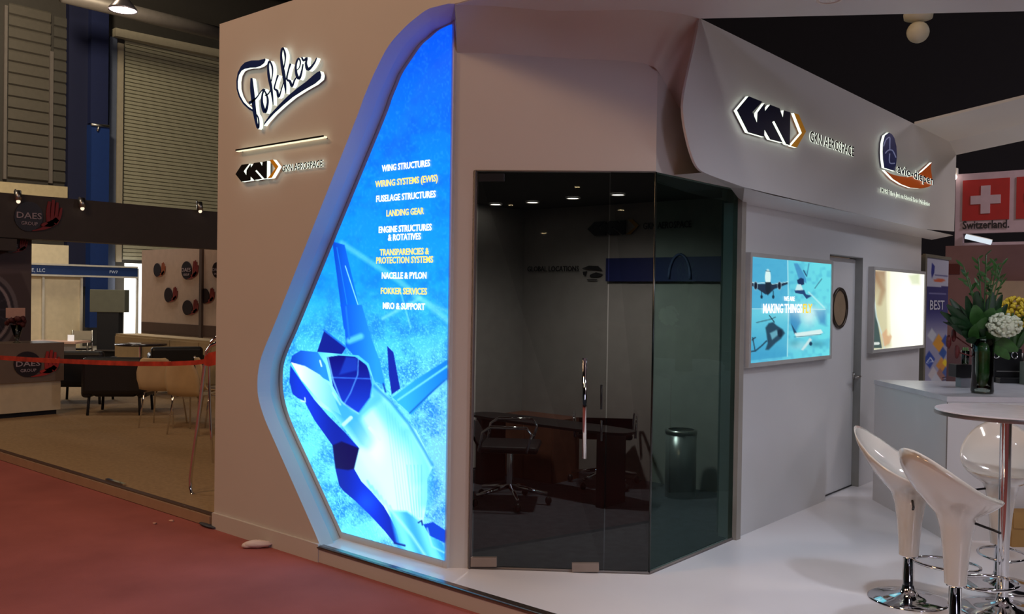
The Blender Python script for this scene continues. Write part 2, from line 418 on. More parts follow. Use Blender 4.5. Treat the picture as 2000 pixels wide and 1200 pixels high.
# lower wall B with door opening
D0, D1, DZ = 6.965, 7.69, 1.914
lw = [(5.41, 0), (D0, 0), (D0, DZ), (D1, DZ), (D1, 0), (9.27, 0), (9.27, 2.175), (5.41, 2.175)]
struct(build('wall_right', MB().prism([(XB, y, z) for y, z in lw], (-.1, 0, 0)), M_wallc), 'white side wall with two lit pictures and the door')
struct(build('wall_end', MB().box((-3.6, 9.22, 1.1), (1.6, .08, 2.2)), M_wallc), 'short return wall behind the white door')
# canopy ceiling
cn = [(o2[0][0], YA, ZC), (3.2, YA, ZC), (3.2, 5.0, ZC), (XF, 9.37, ZC), (XF, 8.31, ZC), (.47, 6.44, ZC)]+[tuple(p[:2])+(ZC,) for p in reversed(o2[1:9])]
struct(build('ceiling', MB().prism([(x, y+(.003 if y == YA else 0), ZC-.004) for x, y, z in cn], (0, 0, .022)), M_wallc), 'white canopy ceiling over the stand with a triangular opening')
hd = MB().loft([(XF, 9.37, ZC), (3.2, 5.0, ZC)], [(XF, 9.638, 3.0), (3.2, 5.35, 3.0)]); hd.loft([(XF, 9.638, 3.0), (3.2, 5.35, 3.0)], [(XF, 9.64, 3.2), (3.2, 5.36, 3.2)])
struct(build('trim_6', hd, M_wallc), 'sloping edge along the back of the canopy')

# --- meeting room behind the glass
YR = 6.62; ZR = 2.36
struct(build('wall_back', MB().box((-4.2, YR+.03, 1.2), (2.86, .06, 2.4)), M_roomwall), 'back wall of the meeting room')
rc = MB().prism([(-5.5, 3.86, ZR), (C0[0]-.1, 3.86, ZR), (-2.79, 4.48, ZR), (-2.79, YR, ZR), (-5.5, YR, ZR)], (0, 0, .03))
struct(build('ceiling_room', rc, mat('room_ceiling', (70, 66, 62), .8)), 'ceiling of the meeting room')
rf = MB().prism([(-5.5, 3.86, .004), (C0[0]-.06, 3.86, .004), (-3.53, 3.83, .004), (-2.74, 4.44, .004), (-2.74, YR, .004), (-5.5, YR, .004)], (0, 0, -.003))
struct(build('floor_room', rf, M_roomfloor), 'charcoal carpet of the meeting room')
struct(build('wall_room_left', MB().box((-5.5, 5.2, 1.2), (.04, 2.9, 2.36)), M_roomwall), 'side wall of the meeting room')
struct(build('wall_room_right', MB().box((-2.83, 6.05, 1.2), (.04, 1.14, 2.36)), mat('room_side_paint', (120, 130, 128), .7)), 'right inner wall of the meeting room')
struct(build('wall_light_box_back', MB().box((-4.55, 3.83, 1.5), (1.88, .05, 3.0)), M_roomwall), 'inner wall behind the light box')

# --- glass front: door leaf, fixed pane, side pane
def cpt(px, z, off=0.):
    p = onc(px, 900, off); return np.array([p[0], p[1], z])
tdoor = PC; tmid = cpt(1183, 0); tend = EC
d1 = thing('door_1', None, None, tuple(PC)); struct(d1); d1['label'] = 'smoked glass door leaf with long steel pull handle'; d1['category'] = 'door'
def pane(a, b, z0, z1, th, mb=None):
    a = np.array(a); b = np.array(b); t = (b-a)/np.linalg.norm(b-a); n = np.array([-t[1], t[0], 0])*th
    return (mb or MB()).prism([(a[0], a[1], z0), (b[0], b[1], z0), (b[0], b[1], z1), (a[0], a[1], z1)], n)
a = PC+DC*.02; b = tmid-DC*.004
build('glass_pane', pane(a, b, .012, ZB-.01, .0), M_glass_f, d1)
def plate(px0, px1, y0, y1, off=.02, th=.03):
    A = [onc(px0, y1, off), onc(px1, y1, off), onc(px1, y0, off), onc(px0, y0, off)]
    return MB().prism([tuple(p) for p in A], tuple(-NC*th))
build('patch_fitting', plate(919, 970, 1090, 1108), M_steel, d1, bevel=.002)['label'] = 'bottom corner steel patch fitting'
build('patch_fitting', plate(1117, 1170, 1101, 1118), M_steel, d1, bevel=.002)['label'] = 'bottom lock patch fitting with engraved marks'
build('patch_fitting', plate(934, 985, 339, 354), M_ink, d1, bevel=.002)['label'] = 'dark top corner patch fitting'
hm = MB(); p0 = onc(1142, 700, .06); p1 = onc(1141.5, 896, .06)
hm.tube([p0, p1], .0125, 12)
for py in (725, 870): q = onc(1142, py, .06); hm.tube([q, q-NC*.06], .008, 8)
build('door_handle', hm, M_chrome, d1)
w1 = thing('window_1', None, None, tuple(tmid)); struct(w1); w1['label'] = 'fixed smoked glass pane right of the glass door'; w1['category'] = 'window'
build('glass_pane', pane(tmid+DC*.002, tend, .012, ZB, .0), M_glass_f, w1)
lk = MB(); 
for y0, y1 in ((752, 800), (822, 862)): lk.tube([onc(1174.5, y0, .012), onc(1174.5, y1, .012)], .006, 8)
build('edge_strip', lk, M_ink, w1)
w2 = thing('window_2', None, None, (XB, 4.404, 0)); struct(w2); w2['label'] = 'greenish smoked glass side pane facing the bar tables'; w2['category'] = 'window'
build('glass_pane', pane((XB, 4.404, 0), (XB, 5.41, 0), .012, ZB, .0), M_glass_s, w2)
build('corner_joint', MB().tube([(XB, 4.404, .01), (XB, 4.404, ZB)], .006, 6), mat('dark_glass_edge', (10, 22, 20), .2), w2)
tr = MB()
tr.tube([PC+np.array([0, 0, .006]), EC+np.array([0, 0, .006])], .008, 6); tr.tube([EC+np.array([0, 0, .006]), (XB, 5.41, .006)], .01, 6)
pa = PC-DC*.012; tr.add(*[[(pa[0], pa[1], 0), (PC[0]+DC[0]*.012, PC[1]+DC[1]*.012, 0), (PC[0]+DC[0]*.012, PC[1]+DC[1]*.012, ZB), (pa[0], pa[1], ZB)], [(0, 1, 2, 3)]])
tr.tube([PC+NC*.008, PC+NC*.008+np.array([0, 0, ZB])], .006, 6)
tr.tube([PC+NC*.004+np.array([0, 0, ZB]), EC+NC*.004+np.array([0, 0, ZB])], .004, 6)
struct(build('trim_7', tr, mat('grey_channel', (120, 112, 108), .6)), 'thin aluminium channel framing the glass front')
struct(build('trim_8', MB().box((XB, 5.437, 1.12), (.06, .06, 2.24)), mat('warm_grey_post', (150, 144, 136), .5)), 'grey post between the glass side pane and the white wall')

# --- white door with a porthole
d2 = thing('door_2', None, None, (XB-.06, (D0+D1)/2, 0)); struct(d2); d2['label'] = 'white door with round porthole in the side wall'; d2['category'] = 'door'
dlf = build('door_leaf', MB().box((XB-.075, (D0+D1)/2, .955), (.03, D1-D0-.01, 1.89)), M_wallc, d2, bevel=.002)
rv = MB(); rv.box((XB-.05, D1-.002, DZ/2), (.1, .006, DZ)); rv.box((XB-.05, (D0+D1)/2, DZ-.002), (.1, D1-D0, .006)); rv.box((XB-.085, D1-.03, DZ/2), (.012, .05, DZ))
build('door_frame', rv, mat('grey_door_lining', (140, 142, 140), .5), d2)
pc_ = onx(1638.5, 602, XB-.06); pr = .155
ring = MB(); ring.tube([(XB-.055, pc_[1]+pr*math.cos(t), pc_[2]+pr*math.sin(t)) for t in np.linspace(0, 2*PI, 40, endpoint=False)], .014, 8, closed=True)
build('porthole_ring', ring, mat('dark_bronze', (60, 50, 42), .35, .7), dlf)
pg = MB(); pg.add([(XB-.057, pc_[1]+pr*math.cos(t), pc_[2]+pr*math.sin(t)) for t in np.linspace(0, 2*PI, 40, endpoint=False)], [tuple(range(40))])
build('porthole_glass', pg, mat('tan_frosted_glass', (150, 128, 104), .12), dlf)
hp = onx(1667, 735, XB-.06)
hb = MB(); hb.lathe([(0, 0), (.026, 0), (.026, .012), (0, .012)], (0, 0, 0), 16)
hb.v = [(XB-.06+z, hp[1]+x, hp[2]+y) for x, y, z in hb.v]; hb.tube([(XB-.06, hp[1], hp[2]), (XB-.005, hp[1], hp[2]), (XB-.005, hp[1]-.10, hp[2]-.004)], .011, 8); hb.box((XB-.056, hp[1]-.0, hp[2]-.045), (.006, .05, .16))
build('door_handle', hb, M_alu, dlf)
build('door_gap', MB().box((XB-.06, (D0+D1)/2, .006), (.01, D1-D0, .008)), M_ink, d2)

# =================================================================== THE LIGHT BOX
lb = thing('light_box', 'tall blue backlit picture of a fighter jet with a list of white and yellow words', 'light box', (-4.4, YL, 0))
ip = [ony(x, y, YL-.004) for x, y in INNd]; zs = np.array([p[2] for p in ip]); xs = np.array([p[0] for p in ip])
XR = -3.612; zt = 3.075; zb = .045
fr = [(p[0]-.08, YL+.004, p[2]+.02) for p in ip]; fr[0] = (fr[0][0], YL+.004, 0)
fr = [tuple(map(float, p)) for p in fr]+[(XR+.012, YL+.004, 3.10), (XR+.012, YL+.004, 0)]
build('frame', MB().prism(fr, (0, .09, 0)), M_wall, lb)
tri = MB().add([tuple(outA[-1]), tuple(i2[0]), (XR+.014, YL+.002, 3.10), tuple(inL[-1]), (inL[-1][0], YL+.002, inL[-1][2]+.05)], [(0, 1, 2), (0, 2, 3), (2, 4, 3)])
build('frame_corner', tri, M_wall, lb)
def lbpos(I, J):
    z = zt+(zb-zt)*I; L = np.interp(z, zs, xs)
    return np.stack([L+(XR-L)*J, np.full_like(z, YL-.004), z], -1)
A = Art(620, 230, lbpos)
def lbbase(X, Y):
    t = (Y-40)/1060
    c = mix((0, 74, 214), (0, 122, 246), (t-.03)/.25); c = c*(1-np.clip((t-.3)/.22, 0, 1)[..., None])+np.array((18, 146, 240.))*np.clip((t-.3)/.22, 0, 1)[..., None]
    k = np.clip((t-.48)/.2, 0, 1)[..., None]; c = c*(1-k)+np.array((92, 205, 244.))*k
    r = np.clip((X-760)/100, 0, 1)*np.clip((t-.55)/.2, 0, 1); c = c*(1-.7*r[..., None])+np.array((112, 176, 244.))*.7*r[..., None]
    return c
A.base(lbbase)
n1 = A.noise(3, 1, 1.3); n2 = .5*A.noise(40, 2)+.3*A.noise(18, 12)+.2*A.noise(7, 22); n3 = A.noise(1.9, 3)
A.blend(np.clip((n2-.42)*1.0, 0, .35), (0, 64, 190)); A.blend(np.clip((n1-.6)*.35, 0, .12), (120, 205, 255))
low = np.clip((A.Y-560)/160, 0, 1)
A.blend(np.clip((n3*.55+n2*.6-.66)*3, 0, .6)*low, (14, 110, 190)); A.blend(np.clip((.34-n3)*3, 0, .5)*low, (130, 250, 250))
A.T = (640, 280, .3)
A.line([(90, 650), (470, 900), (800, 1170)], 34, (120, 215, 250), .45, 6); A.line([(360, 1140), (600, 1010)], 22, (130, 220, 250), .5, 5)
A.line([(470, 950), (540, 1200)], 10, (130, 225, 250), .5, 3); A.line([(560, 1000), (860, 1130)], 26, (100, 200, 250), .4, 6)
A.poly([(30, 640), (110, 662), (205, 1060), (262, 1210), (105, 1210)], lambda X, Y: mix((0, 60, 180), (0, 120, 240), (X-650)/60), 1)
A.line([(60, 680), (150, 1180)], 5, (20, 130, 240), .8); A.line([(115, 800), (200, 1060)], 6, (140, 220, 255), .9, 1)
A.T = (530, 600, .4415)
A.poly([(305, -10), (400, -10), (440, 130), (480, 240), (505, 350), (460, 330), (330, 175), (322, 60)], lambda X, Y: mix((0, 74, 214), (30, 140, 245), (X-665)/70))
A.line([(345, 150), (395, 130)], 26, (90, 200, 255), .8, 6); A.line([(330, 0), (345, 140)], 8, (20, 110, 230), .8)
A.poly([(235, 100), (330, 180), (310, 212), (200, 206)], (4, 24, 130)); A.line([(232, 102), (330, 178)], 8, (20, 110, 220), .8)
A.poly([(512, 172), (540, 200), (570, 362), (532, 388), (520, 300)], (8, 34, 150))
A.poly([(535, 400), (640, 320), (795, 222), (795, 290), (620, 478)], lambda X, Y: mix((40, 160, 225), (12, 112, 205), (X-790)/80))
A.line([(560, 412), (795, 250)], 8, (110, 215, 245), .8, 2); A.line([(612, 470), (700, 385), (795, 300)], 7, (8, 84, 180), .9, 2)
body = [(84, 246), (92, 215), (130, 192), (200, 198), (300, 208), (385, 214), (430, 250), (455, 330), (520, 400), (580, 480), (640, 545), (690, 640), (715, 705), (690, 760), (690, 850), (670, 960), (720, 1060), (775, 1140), (680, 1120), (570, 1060), (530, 930), (495, 880), (400, 780), (362, 715), (385, 620), (270, 470), (150, 400), (95, 330)]
A.poly(body, lambda X, Y: mix((70, 190, 245), (165, 246, 255), (Y-700)/170+.35*np.sin(X*.06+Y*.01)))
A.line([(300, 440), (370, 520), (420, 600)], 70, (34, 140, 235), .75, 14); A.line([(380, 480), (470, 400), (440, 330)], 40, (40, 150, 235), .6, 10)
A.line([(470, 420), (560, 560), (640, 760)], 60, (70, 175, 240), .6, 14); A.line([(600, 560), (680, 720), (680, 860)], 60, (60, 170, 235), .6, 14)
A.oval((470, 640), 100, 150, (215, 255, 255), .8, 2); A.line([(400, 640), (520, 800), (570, 930)], 40, (190, 255, 250), .7, 10)
for k in range(6): A.line([(425+k*20, 770+k*22), (440+k*20, 800+k*24)], 9, (70, 190, 225), .55, 3); A.oval((560, 820), 90, 200, (190, 255, 250), .6, 2)
for k in range(9): A.line([(505+k*14, 430+k*20), (560+k*12, 900)], 3, (60, 170, 235), .28, 2)
for k in range(5): A.line([(600+k*16, 700), (625+k*10, 930)], 4, (70, 170, 225), .5, 2)
A.line([(455, 350), (530, 420), (610, 520), (680, 640), (712, 700)], 12, (20, 110, 210), .7, 5)
A.poly([(84, 246), (92, 215), (130, 192), (205, 200), (240, 255), (258, 330), (200, 300)], lambda X, Y: mix((4, 60, 180), (30, 130, 235), (X-570)/60))
A.poly([(88, 245), (150, 262), (215, 300), (262, 350), (285, 420), (310, 480), (245, 440), (190, 390), (130, 320)], lambda X, Y: mix((235, 250, 255), (90, 190, 240), (X-568)/90))
A.poly([(245, 222), (300, 214), (370, 220), (420, 255), (444, 310), (447, 350), (440, 402), (390, 470), (335, 440), (300, 400), (272, 350), (262, 290)], lambda X, Y: mix((2, 10, 110), (10, 60, 205), (Y-700)/110))
A.line([(385, 222), (382, 300), (350, 380), (320, 432)], 5, (90, 170, 255), .7, 2); A.line([(270, 312), (440, 318)], 5, (60, 130, 250), .7, 2)
A.line([(250, 222), (272, 320), (310, 420), (385, 472)], 7, (120, 200, 250), .7, 2); A.line([(385, 222), (430, 262), (447, 345), (438, 402), (388, 470)], 6, (70, 190, 245), .8, 2)
A.poly([(330, 220), (380, 225), (380, 280), (300, 300)], (20, 70, 200), .6, 4)
A.poly([(84, 258), (80, 330), (94, 385), (118, 404), (145, 415), (190, 500), (270, 612), (284, 720), (300, 790), (320, 815), (375, 862), (440, 925), (500, 990), (548, 1050), (568, 1050), (552, 985), (528, 935), (497, 882), (440, 815), (398, 772), (366, 716), (388, 625), (330, 560), (250, 480), (190, 410), (140, 340)],
       lambda X, Y: mix((0, 46, 200), (0, 30, 150), .5+.5*np.sin(X*.05)))
A.poly([(272, 612), (310, 595), (388, 625), (366, 716), (340, 722), (284, 714)], (4, 8, 74), 1, 3)
A.oval((420, 865), 60, 60, (10, 84, 235), .6, 2); A.line([(130, 415), (150, 420), (148, 402)], 5, (190, 230, 255), .9, 1)
A.line([(320, 520), (352, 490)], 16, (170, 225, 255), .95, 2); A.line([(435, 535), (480, 585)], 14, (190, 240, 255), .95, 2)
A.line([(215, 238), (222, 262)], 7, (190, 230, 255), .9, 1); A.line([(272, 380), (305, 432)], 9, (150, 215, 250), .7, 2); A.line([(495, 340), (505, 375)], 8, (6, 60, 160), .9, 2)
A.poly([(560, 1070), (520, 900), (600, 905), (690, 970), (775, 1070), (775, 1145), (690, 1125)], lambda X, Y: mix((30, 140, 245), (90, 205, 250), .5+.5*np.sin(X*.14-Y*.05)), .85, 6)
A.poly([(672, 962), (715, 952), (775, 992), (775, 1048), (700, 1012)], (0, 60, 190)); A.line([(650, 955), (665, 945), (668, 965)], 7, (4, 40, 130), .9, 1)
A.line([(530, 900), (620, 1010), (680, 1100)], 12, (170, 240, 255), .6, 5); A.line([(690, 980), (710, 1060), (770, 1090)], 7, (140, 220, 250), .7, 3)
A.line([(545, 1045), (590, 1056)], 9, (0, 24, 120), .9, 1.5)
A.build('picture', picture('light_box_print', 1.6), lb)
M_tw = emis('lit_white_letters', (244, 248, 255), 1.6); M_ty = emis('lit_yellow_letters', (240, 222, 110), 1.35)
LT = [('WING STRUCTURES', 746, 334, 840, 326, 0), ('WIRING SYSTEMS (EWIS)', 733, 365, 855, 355, 1), ('FUSELAGE STRUCTURES', 735, 394, 851, 386, 0), ('LANDING GEAR', 755, 423, 828, 418, 1), ('ENGINE STRUCTURES', 740, 455, 843, 450, 0), ('& ROTATIVES', 758, 471, 822, 467, 0), ('TRANSPARENCIES &', 742, 499, 838, 497, 1), ('PROTECTION SYSTEMS', 735, 515, 846, 513, 1), ('NACELLE & PYLON', 746, 544, 833, 545, 0), ('FOKKER SERVICES', 744, 574, 834, 576, 1), ('MRO & SUPPORT', 748, 603, 830, 606, 0)]
for i, (s, x1, y1, x2, y2, c) in enumerate(LT):
    yy = YL-.009; a = ony(x1, y1, yy); b = ony(x2, y2, yy); zc = (a[2]+b[2])/2; a[2] = b[2] = zc
    h = 12.5/((x1+x2)/2*0+1)*abs(ony(x1, y1, yy)[2]-ony(x1, y1-1, yy)[2])
    build('lettering', text_mb(MB(), s, a, b, (0, 0, h), (0, -1, 0), .002, .02), M_ty if c else M_tw, lb)['label'] = ('yellow' if c else 'white')+' glowing line of words'

# =================================================================== BACKLIT LOGOS
def ribbon(pts, k=3):
    """pts (x,y,width) -> outline polygon"""
    P = np.array(pts, float); out = []; n = len(P); D = []
    for i in range(n-1):
        p0, p1, p2, p3 = P[max(i-1, 0)], P[i], P[i+1], P[min(i+2, n-1)]
        for t in np.linspace(0, 1, k, endpoint=False): D.append(.5*((2*p1)+(-p0+p2)*t+(2*p0-5*p1+4*p2-p3)*t*t+(-p0+3*p1-3*p2+p3)*t**3))
    D.append(P[-1]); D = np.array(D); T = np.gradient(D[:, :2], axis=0); T /= np.linalg.norm(T, axis=1)[:, None]+1e-9
    N = np.stack([-T[:, 1], T[:, 0]], 1)*np.maximum(D[:, 2:3]*1.12, 9)/2
    return D[:, :2], N
def ribbon_mb(mb, pts, f, back):
    c, N = ribbon(pts); L = [f(*p) for p in c+N]; R = [f(*p) for p in c-N]; n = len(L); B = np.array(back)
    v = L+R+[p+B for p in L]+[p+B for p in R]
    mb.add(v, [(i, i+1, n+i+1, n+i) for i in range(n-1)], 0)
    k = len(mb.v)-4*n
    side = [(i, 2*n+i, 2*n+i+1, i+1) for i in range(n-1)]+[(n+i, n+i+1, 3*n+i+1, 3*n+i) for i in range(n-1)]+[(0, n, 3*n, 2*n), (n-1, 3*n-1, 4*n-1, 2*n-1)]
    for q in side: mb.f.append([k+j for j in q]); mb.m.append(1); mb.sm.append(False)
TH = .026; yF = YA-.040
fk = thing('illuminated_script_sign', 'royal blue backlit script word logo high on the left front wall', 'sign', (-5.0, YA, 2.55))
fF = lambda x, y: ony(455+x*.15417, 85+y*.15417, yF)
F1 = [(410, 190), (330, 212), (230, 215), (150, 240), (100, 290), (60, 370), (42, 470), (45, 580), (75, 680), (130, 770), (200, 835), (250, 862), (252, 838), (195, 800), (135, 740), (90, 660), (64, 570), (62, 480), (77, 400), (110, 345), (150, 322), (220, 308), (290, 305), (350, 285), (395, 250), (414, 210)]
SW = [(1105, 350), (1120, 400), (1110, 450), (1040, 510), (900, 590), (760, 680), (640, 780), (520, 890), (430, 990), (390, 1042), (400, 1000), (470, 900), (580, 780), (700, 660), (820, 560), (930, 480), (1020, 400), (1070, 360)]
mb = MB(); mb.prism([fF(*p) for p in F1], (0, TH, 0), 0, 1); build('letter_stroke', mb, [M_fblue, M_halo], fk)
mb = MB(); mb.prism([fF(*p) for p in SW], (0, TH, 0), 0, 1); build('underline_swash', mb, [M_fblue, M_halo], fk)
STK = {'letter_f': [[(235, 440, 24), (240, 560, 44), (255, 700, 46), (268, 820, 42), (285, 940, 36), (300, 1020, 28), (318, 1072, 26), (328, 1020, 20), (322, 950, 16), (300, 900, 14)], [(202, 755, 34), (240, 735, 28), (300, 685, 16), (350, 615, 12), (385, 578, 18)]],
 'letter_o': [[(400, 575, 28), (374, 640, 20), (366, 740, 30), (385, 830, 40), (408, 868, 38), (432, 800, 28), (442, 720, 24), (425, 650, 20), (400, 600, 16)], [(405, 660, 14), (445, 640, 16), (480, 590, 12)]],
 'letter_k': [[(480, 228, 14), (455, 235, 24), (445, 300, 24), (455, 420, 32), (480, 540, 32), (500, 680, 22), (510, 780, 8)], [(470, 228, 18), (496, 290, 22), (502, 380, 14), (485, 480, 12)], [(572, 400, 22), (545, 480, 16), (525, 570, 20), (560, 600, 28), (577, 680, 26), (605, 610, 16), (630, 530, 12), (650, 460, 10)]],
 'letter_kk': [[(645, 55, 16), (622, 70, 26), (610, 150, 26), (620, 260, 34), (645, 400, 38), (662, 540, 28), (671, 635, 8)], [(636, 58, 18), (660, 130, 24), (662, 210, 16), (645, 310, 12)], [(730, 255, 22), (703, 340, 18), (682, 450, 22), (722, 480, 30), (747, 545, 26), (778, 470, 18), (805, 430, 14)]],
 'letter_e': [[(800, 345, 10), (838, 310, 12), (855, 240, 16), (835, 190, 22), (808, 230, 22), (795, 310, 24), (808, 400, 32), (838, 445, 32), (868, 370, 22), (888, 260, 16)]],
 'letter_r': [[(872, 172, 18), (895, 218, 26), (938, 180, 22), (925, 250, 26), (945, 325, 40), (985, 305, 28), (1035, 240, 20), (1062, 180, 12)]]}
for nme, sts in STK.items():
    mb = MB()
    for st in sts: ribbon_mb(mb, st, fF, (0, TH, 0))
    build('letter' if nme != 'letter_stroke' else nme, mb, [M_fblue, M_halo], fk)
# rule
rl = thing('illuminated_rule', 'thin backlit horizontal bar between the two logos on the left front wall', 'light strip', (-4.98, YA, 2.50))
a = ony(458.5, 294.5, YA-.05); b = ony(630, 268.5, YA-.05)
mb = MB(); mb.box(((a[0]+b[0])/2, YA-.028, a[2]), (b[0]-a[0], .024, .010)); build('diffuser', mb, M_halo2, rl)
mb = MB(); mb.box(((a[0]+b[0])/2, YA-.042, a[2]+.004), (b[0]-a[0], .006, .010)); build('front_strip', mb, M_ink, rl)
for t in (.02, .98): mb = MB(); mb.box((a[0]+(b[0]-a[0])*t, YA-.014, a[2]-.002), (.006, .03, .006)); build('bracket', mb, M_ink, rl)
# GKN marks; unit frame u 0..1 across the dark emblem, v 0..1 up
G8 = lambda pts: [(1400+x*.23, 150+y*.23) for x, y in pts]
BODY = [(170, 285), (270, 165), (388, 212), (303, 300), (340, 388), (345, 305), (406, 224), (410, 290), (452, 237), (533, 268), (560, 345), (568, 285), (625, 302), (620, 582), (588, 572), (487, 375), (470, 385), (560, 560), (452, 532), (405, 450), (403, 512), (265, 472)]
CHEV = [(655, 308), (697, 322), (758, 465), (680, 602), (628, 588), (722, 478)]
xf = XF+.032
def toYZ(p): q = onx(p[0], p[1], xf); return q[1], q[2]
bz = [toYZ(p) for p in G8(BODY)]; cz_ = [toYZ(p) for p in G8(CHEV)]
u0 = bz[0][0]; u1 = bz[12][0]; v0 = min(p[1] for p in bz); v1 = max(p[1] for p in bz)
BU = [((y-u0)/(u1-u0), (z-v0)/(v1-v0)) for y, z in bz]; CU = [((y-u0)/(u1-u0), (z-v0)/(v1-v0)) for y, z in cz_]
def gkn(root, f, back, halo=M_halo, body=M_navy):
    build('emblem', MB().prism([f(*p) for p in BU], back, 0, 1), [body, halo], root)
    build('chevron', MB().prism([f(*p) for p in CU], back, 0, 1), [M_orange if halo is not M_ink else mat('dull_amber', (150, 110, 40), .6), halo], root)
gB = thing('illuminated_logo_sign', 'large navy and amber backlit emblem with black lettering on the right fascia', 'sign', (XF, 6.0, 2.5))
gkn(gB, lambda u, v: np.array([xf, u0+(u1-u0)*u, v0+(v1-v0)*v]), (-.02, 0, 0))
def letters(root, s, BL, BR, toplft, nrm, depth, facemat, halo, pxf, bold=.01, z=True):
    a = pxf(*BL); b = pxf(*BR); h = np.linalg.norm(pxf(*toplft)-a)
    zc = (a[2]+b[2])/2; a[2] = b[2] = zc; a = a-np.array(nrm)*depth; b = b-np.array(nrm)*depth
    build('lettering', text_mb(MB(), s, a, b, (0, 0, h), nrm, depth, bold, 0, 1), [facemat, halo], root)
letters(gB, 'GKN AEROSPACE', (1581.5, 277.5), (1668, 304), (1582, 256.5), (1, 0, 0), .004, M_ink, M_halo, lambda x, y: onx(x, y, xf-.014), 0.022)
gA = thing('illuminated_logo_sign', 'small black and amber backlit emblem with lettering under the bar on the left front wall', 'sign', (-5.0, YA, 2.15))
pa_ = ony(459.8, 340, yF); pb_ = ony(521.5, 330, yF); zA0 = ony(490, 353, yF)[2]; zA1 = ony(490, 319, yF)[2]
gkn(gA, lambda u, v: np.array([pa_[0]+(pb_[0]-pa_[0])*u, yF, zA0+(zA1-zA0)*v]), (0, TH, 0), body=M_ink)
letters(gA, 'GKN AEROSPACE', (550.5, 336), (630, 325), (550.5, 323), (0, -1, 0), .005, M_ink, M_halo, lambda x, y: ony(x, y, YA-.018), 0.02)
# aviation parts logo
av = thing('illuminated_logo_sign', 'backlit blue shield and orange swoosh logo at the right end of the fascia', 'sign', (XF, 8.3, 2.5))
g5 = lambda pts: [onx(1460+x*.2, 220+y*.2, xf) for x, y in pts]
SH = [(1380, 195), (1340, 225), (1322, 300), (1318, 380), (1322, 460), (1335, 540), (1440, 572), (1452, 500), (1460, 430), (1455, 330), (1435, 250), (1410, 210)]
build('shield', MB().prism(g5(SH), (-.02, 0, 0), 0, 1), [mat('avio_blue', (44, 54, 122), .4, emit=.05), M_halo], av)
pm = MB()
def bladeline(pts, wv):
    L, N = ribbon([(x, y, wv) for x, y in pts], 3); P1 = [onx(1460+x*.2, 220+y*.2, xf+.003) for x, y in L+N]; P2 = [onx(1460+x*.2, 220+y*.2, xf+.003) for x, y in L-N]; pm.loft(P1, P2)
bladeline([(1345, 400), (1365, 375), (1388, 365), (1420, 375), (1450, 440)], 10); bladeline([(1390, 360), (1390, 300), (1388, 240), (1350, 270), (1330, 330)], 9); bladeline([(1388, 400), (1388, 490), (1440, 495)], 10)
build('propeller_mark', pm, mat('pale_blue_print', (150, 160, 205), .4, emit=.2), av)
SO = [(1335, 560), (1400, 600), (1480, 622), (1560, 630), (1640, 615), (1700, 580), (1755, 530), (1800, 488), (1790, 540), (1800, 620), (1815, 700), (1760, 730), (1680, 742), (1590, 735), (1500, 700), (1420, 650)]
build('swoosh', MB().prism(g5(SO), (-.02, 0, 0), 0, 1), [M_dorange, M_halo], av)
letters(av, 'avio-diepen', (1752.5, 337), (1823, 361), (1752.5, 319), (1, 0, 0), .005, mat('slate_blue_face', (40, 44, 78), .4), M_halo, lambda x, y: onx(x, y, xf+.008), .02)
letters(av, 'MORE Than Just an Aircraft Parts Distributor', (1721, 377), (1817, 402), (1721, 367), (1, 0, 0), .003, mat('dark_green_face', (34, 50, 40), .4), M_halo, lambda x, y: onx(x, y, xf-.018), .012)

# =================================================================== LIT PICTURES ON THE RIGHT WALL
def screen(label, TL, TR, BR, BL, ins, paint, pmat, rows=130, cols=130):
    ys = [TL[0], TR[0]]; y0, y1 = TL[0], TR[0]; z1, z0 = TL[1], BL[1]
    t = thing('lit_picture_panel', label, 'lit picture', (XB, (y0+y1)/2, z0))
    fm = MB(); X1 = XB+.05; w_ = .028
    for c, d in (((XB+.025, y0+w_/2, (z0+z1)/2), (.05, w_, z1-z0)), ((XB+.025, y1-w_/2, (z0+z1)/2), (.05, w_, z1-z0)), ((XB+.025, (y0+y1)/2, z1-w_/2), (.05, y1-y0-2*w_-.002, w_)), ((XB+.025, (y0+y1)/2, z0+w_/2), (.05, y1-y0-2*w_-.002, w_))): fm.box(c, d)
    build('frame', fm, M_alu_w, t)
    xx = XB+.042
    A = Art(rows, cols, quadpos((xx, y0+w_, z1-w_), (xx, y1-w_, z1-w_), (xx, y1-w_, z0+w_), (xx, y0+w_, z0+w_)))
    paint(A); A.build('picture', pmat, t); return t
M_alu_w = mat('white_aluminium_frame', (178, 176, 174), .4)
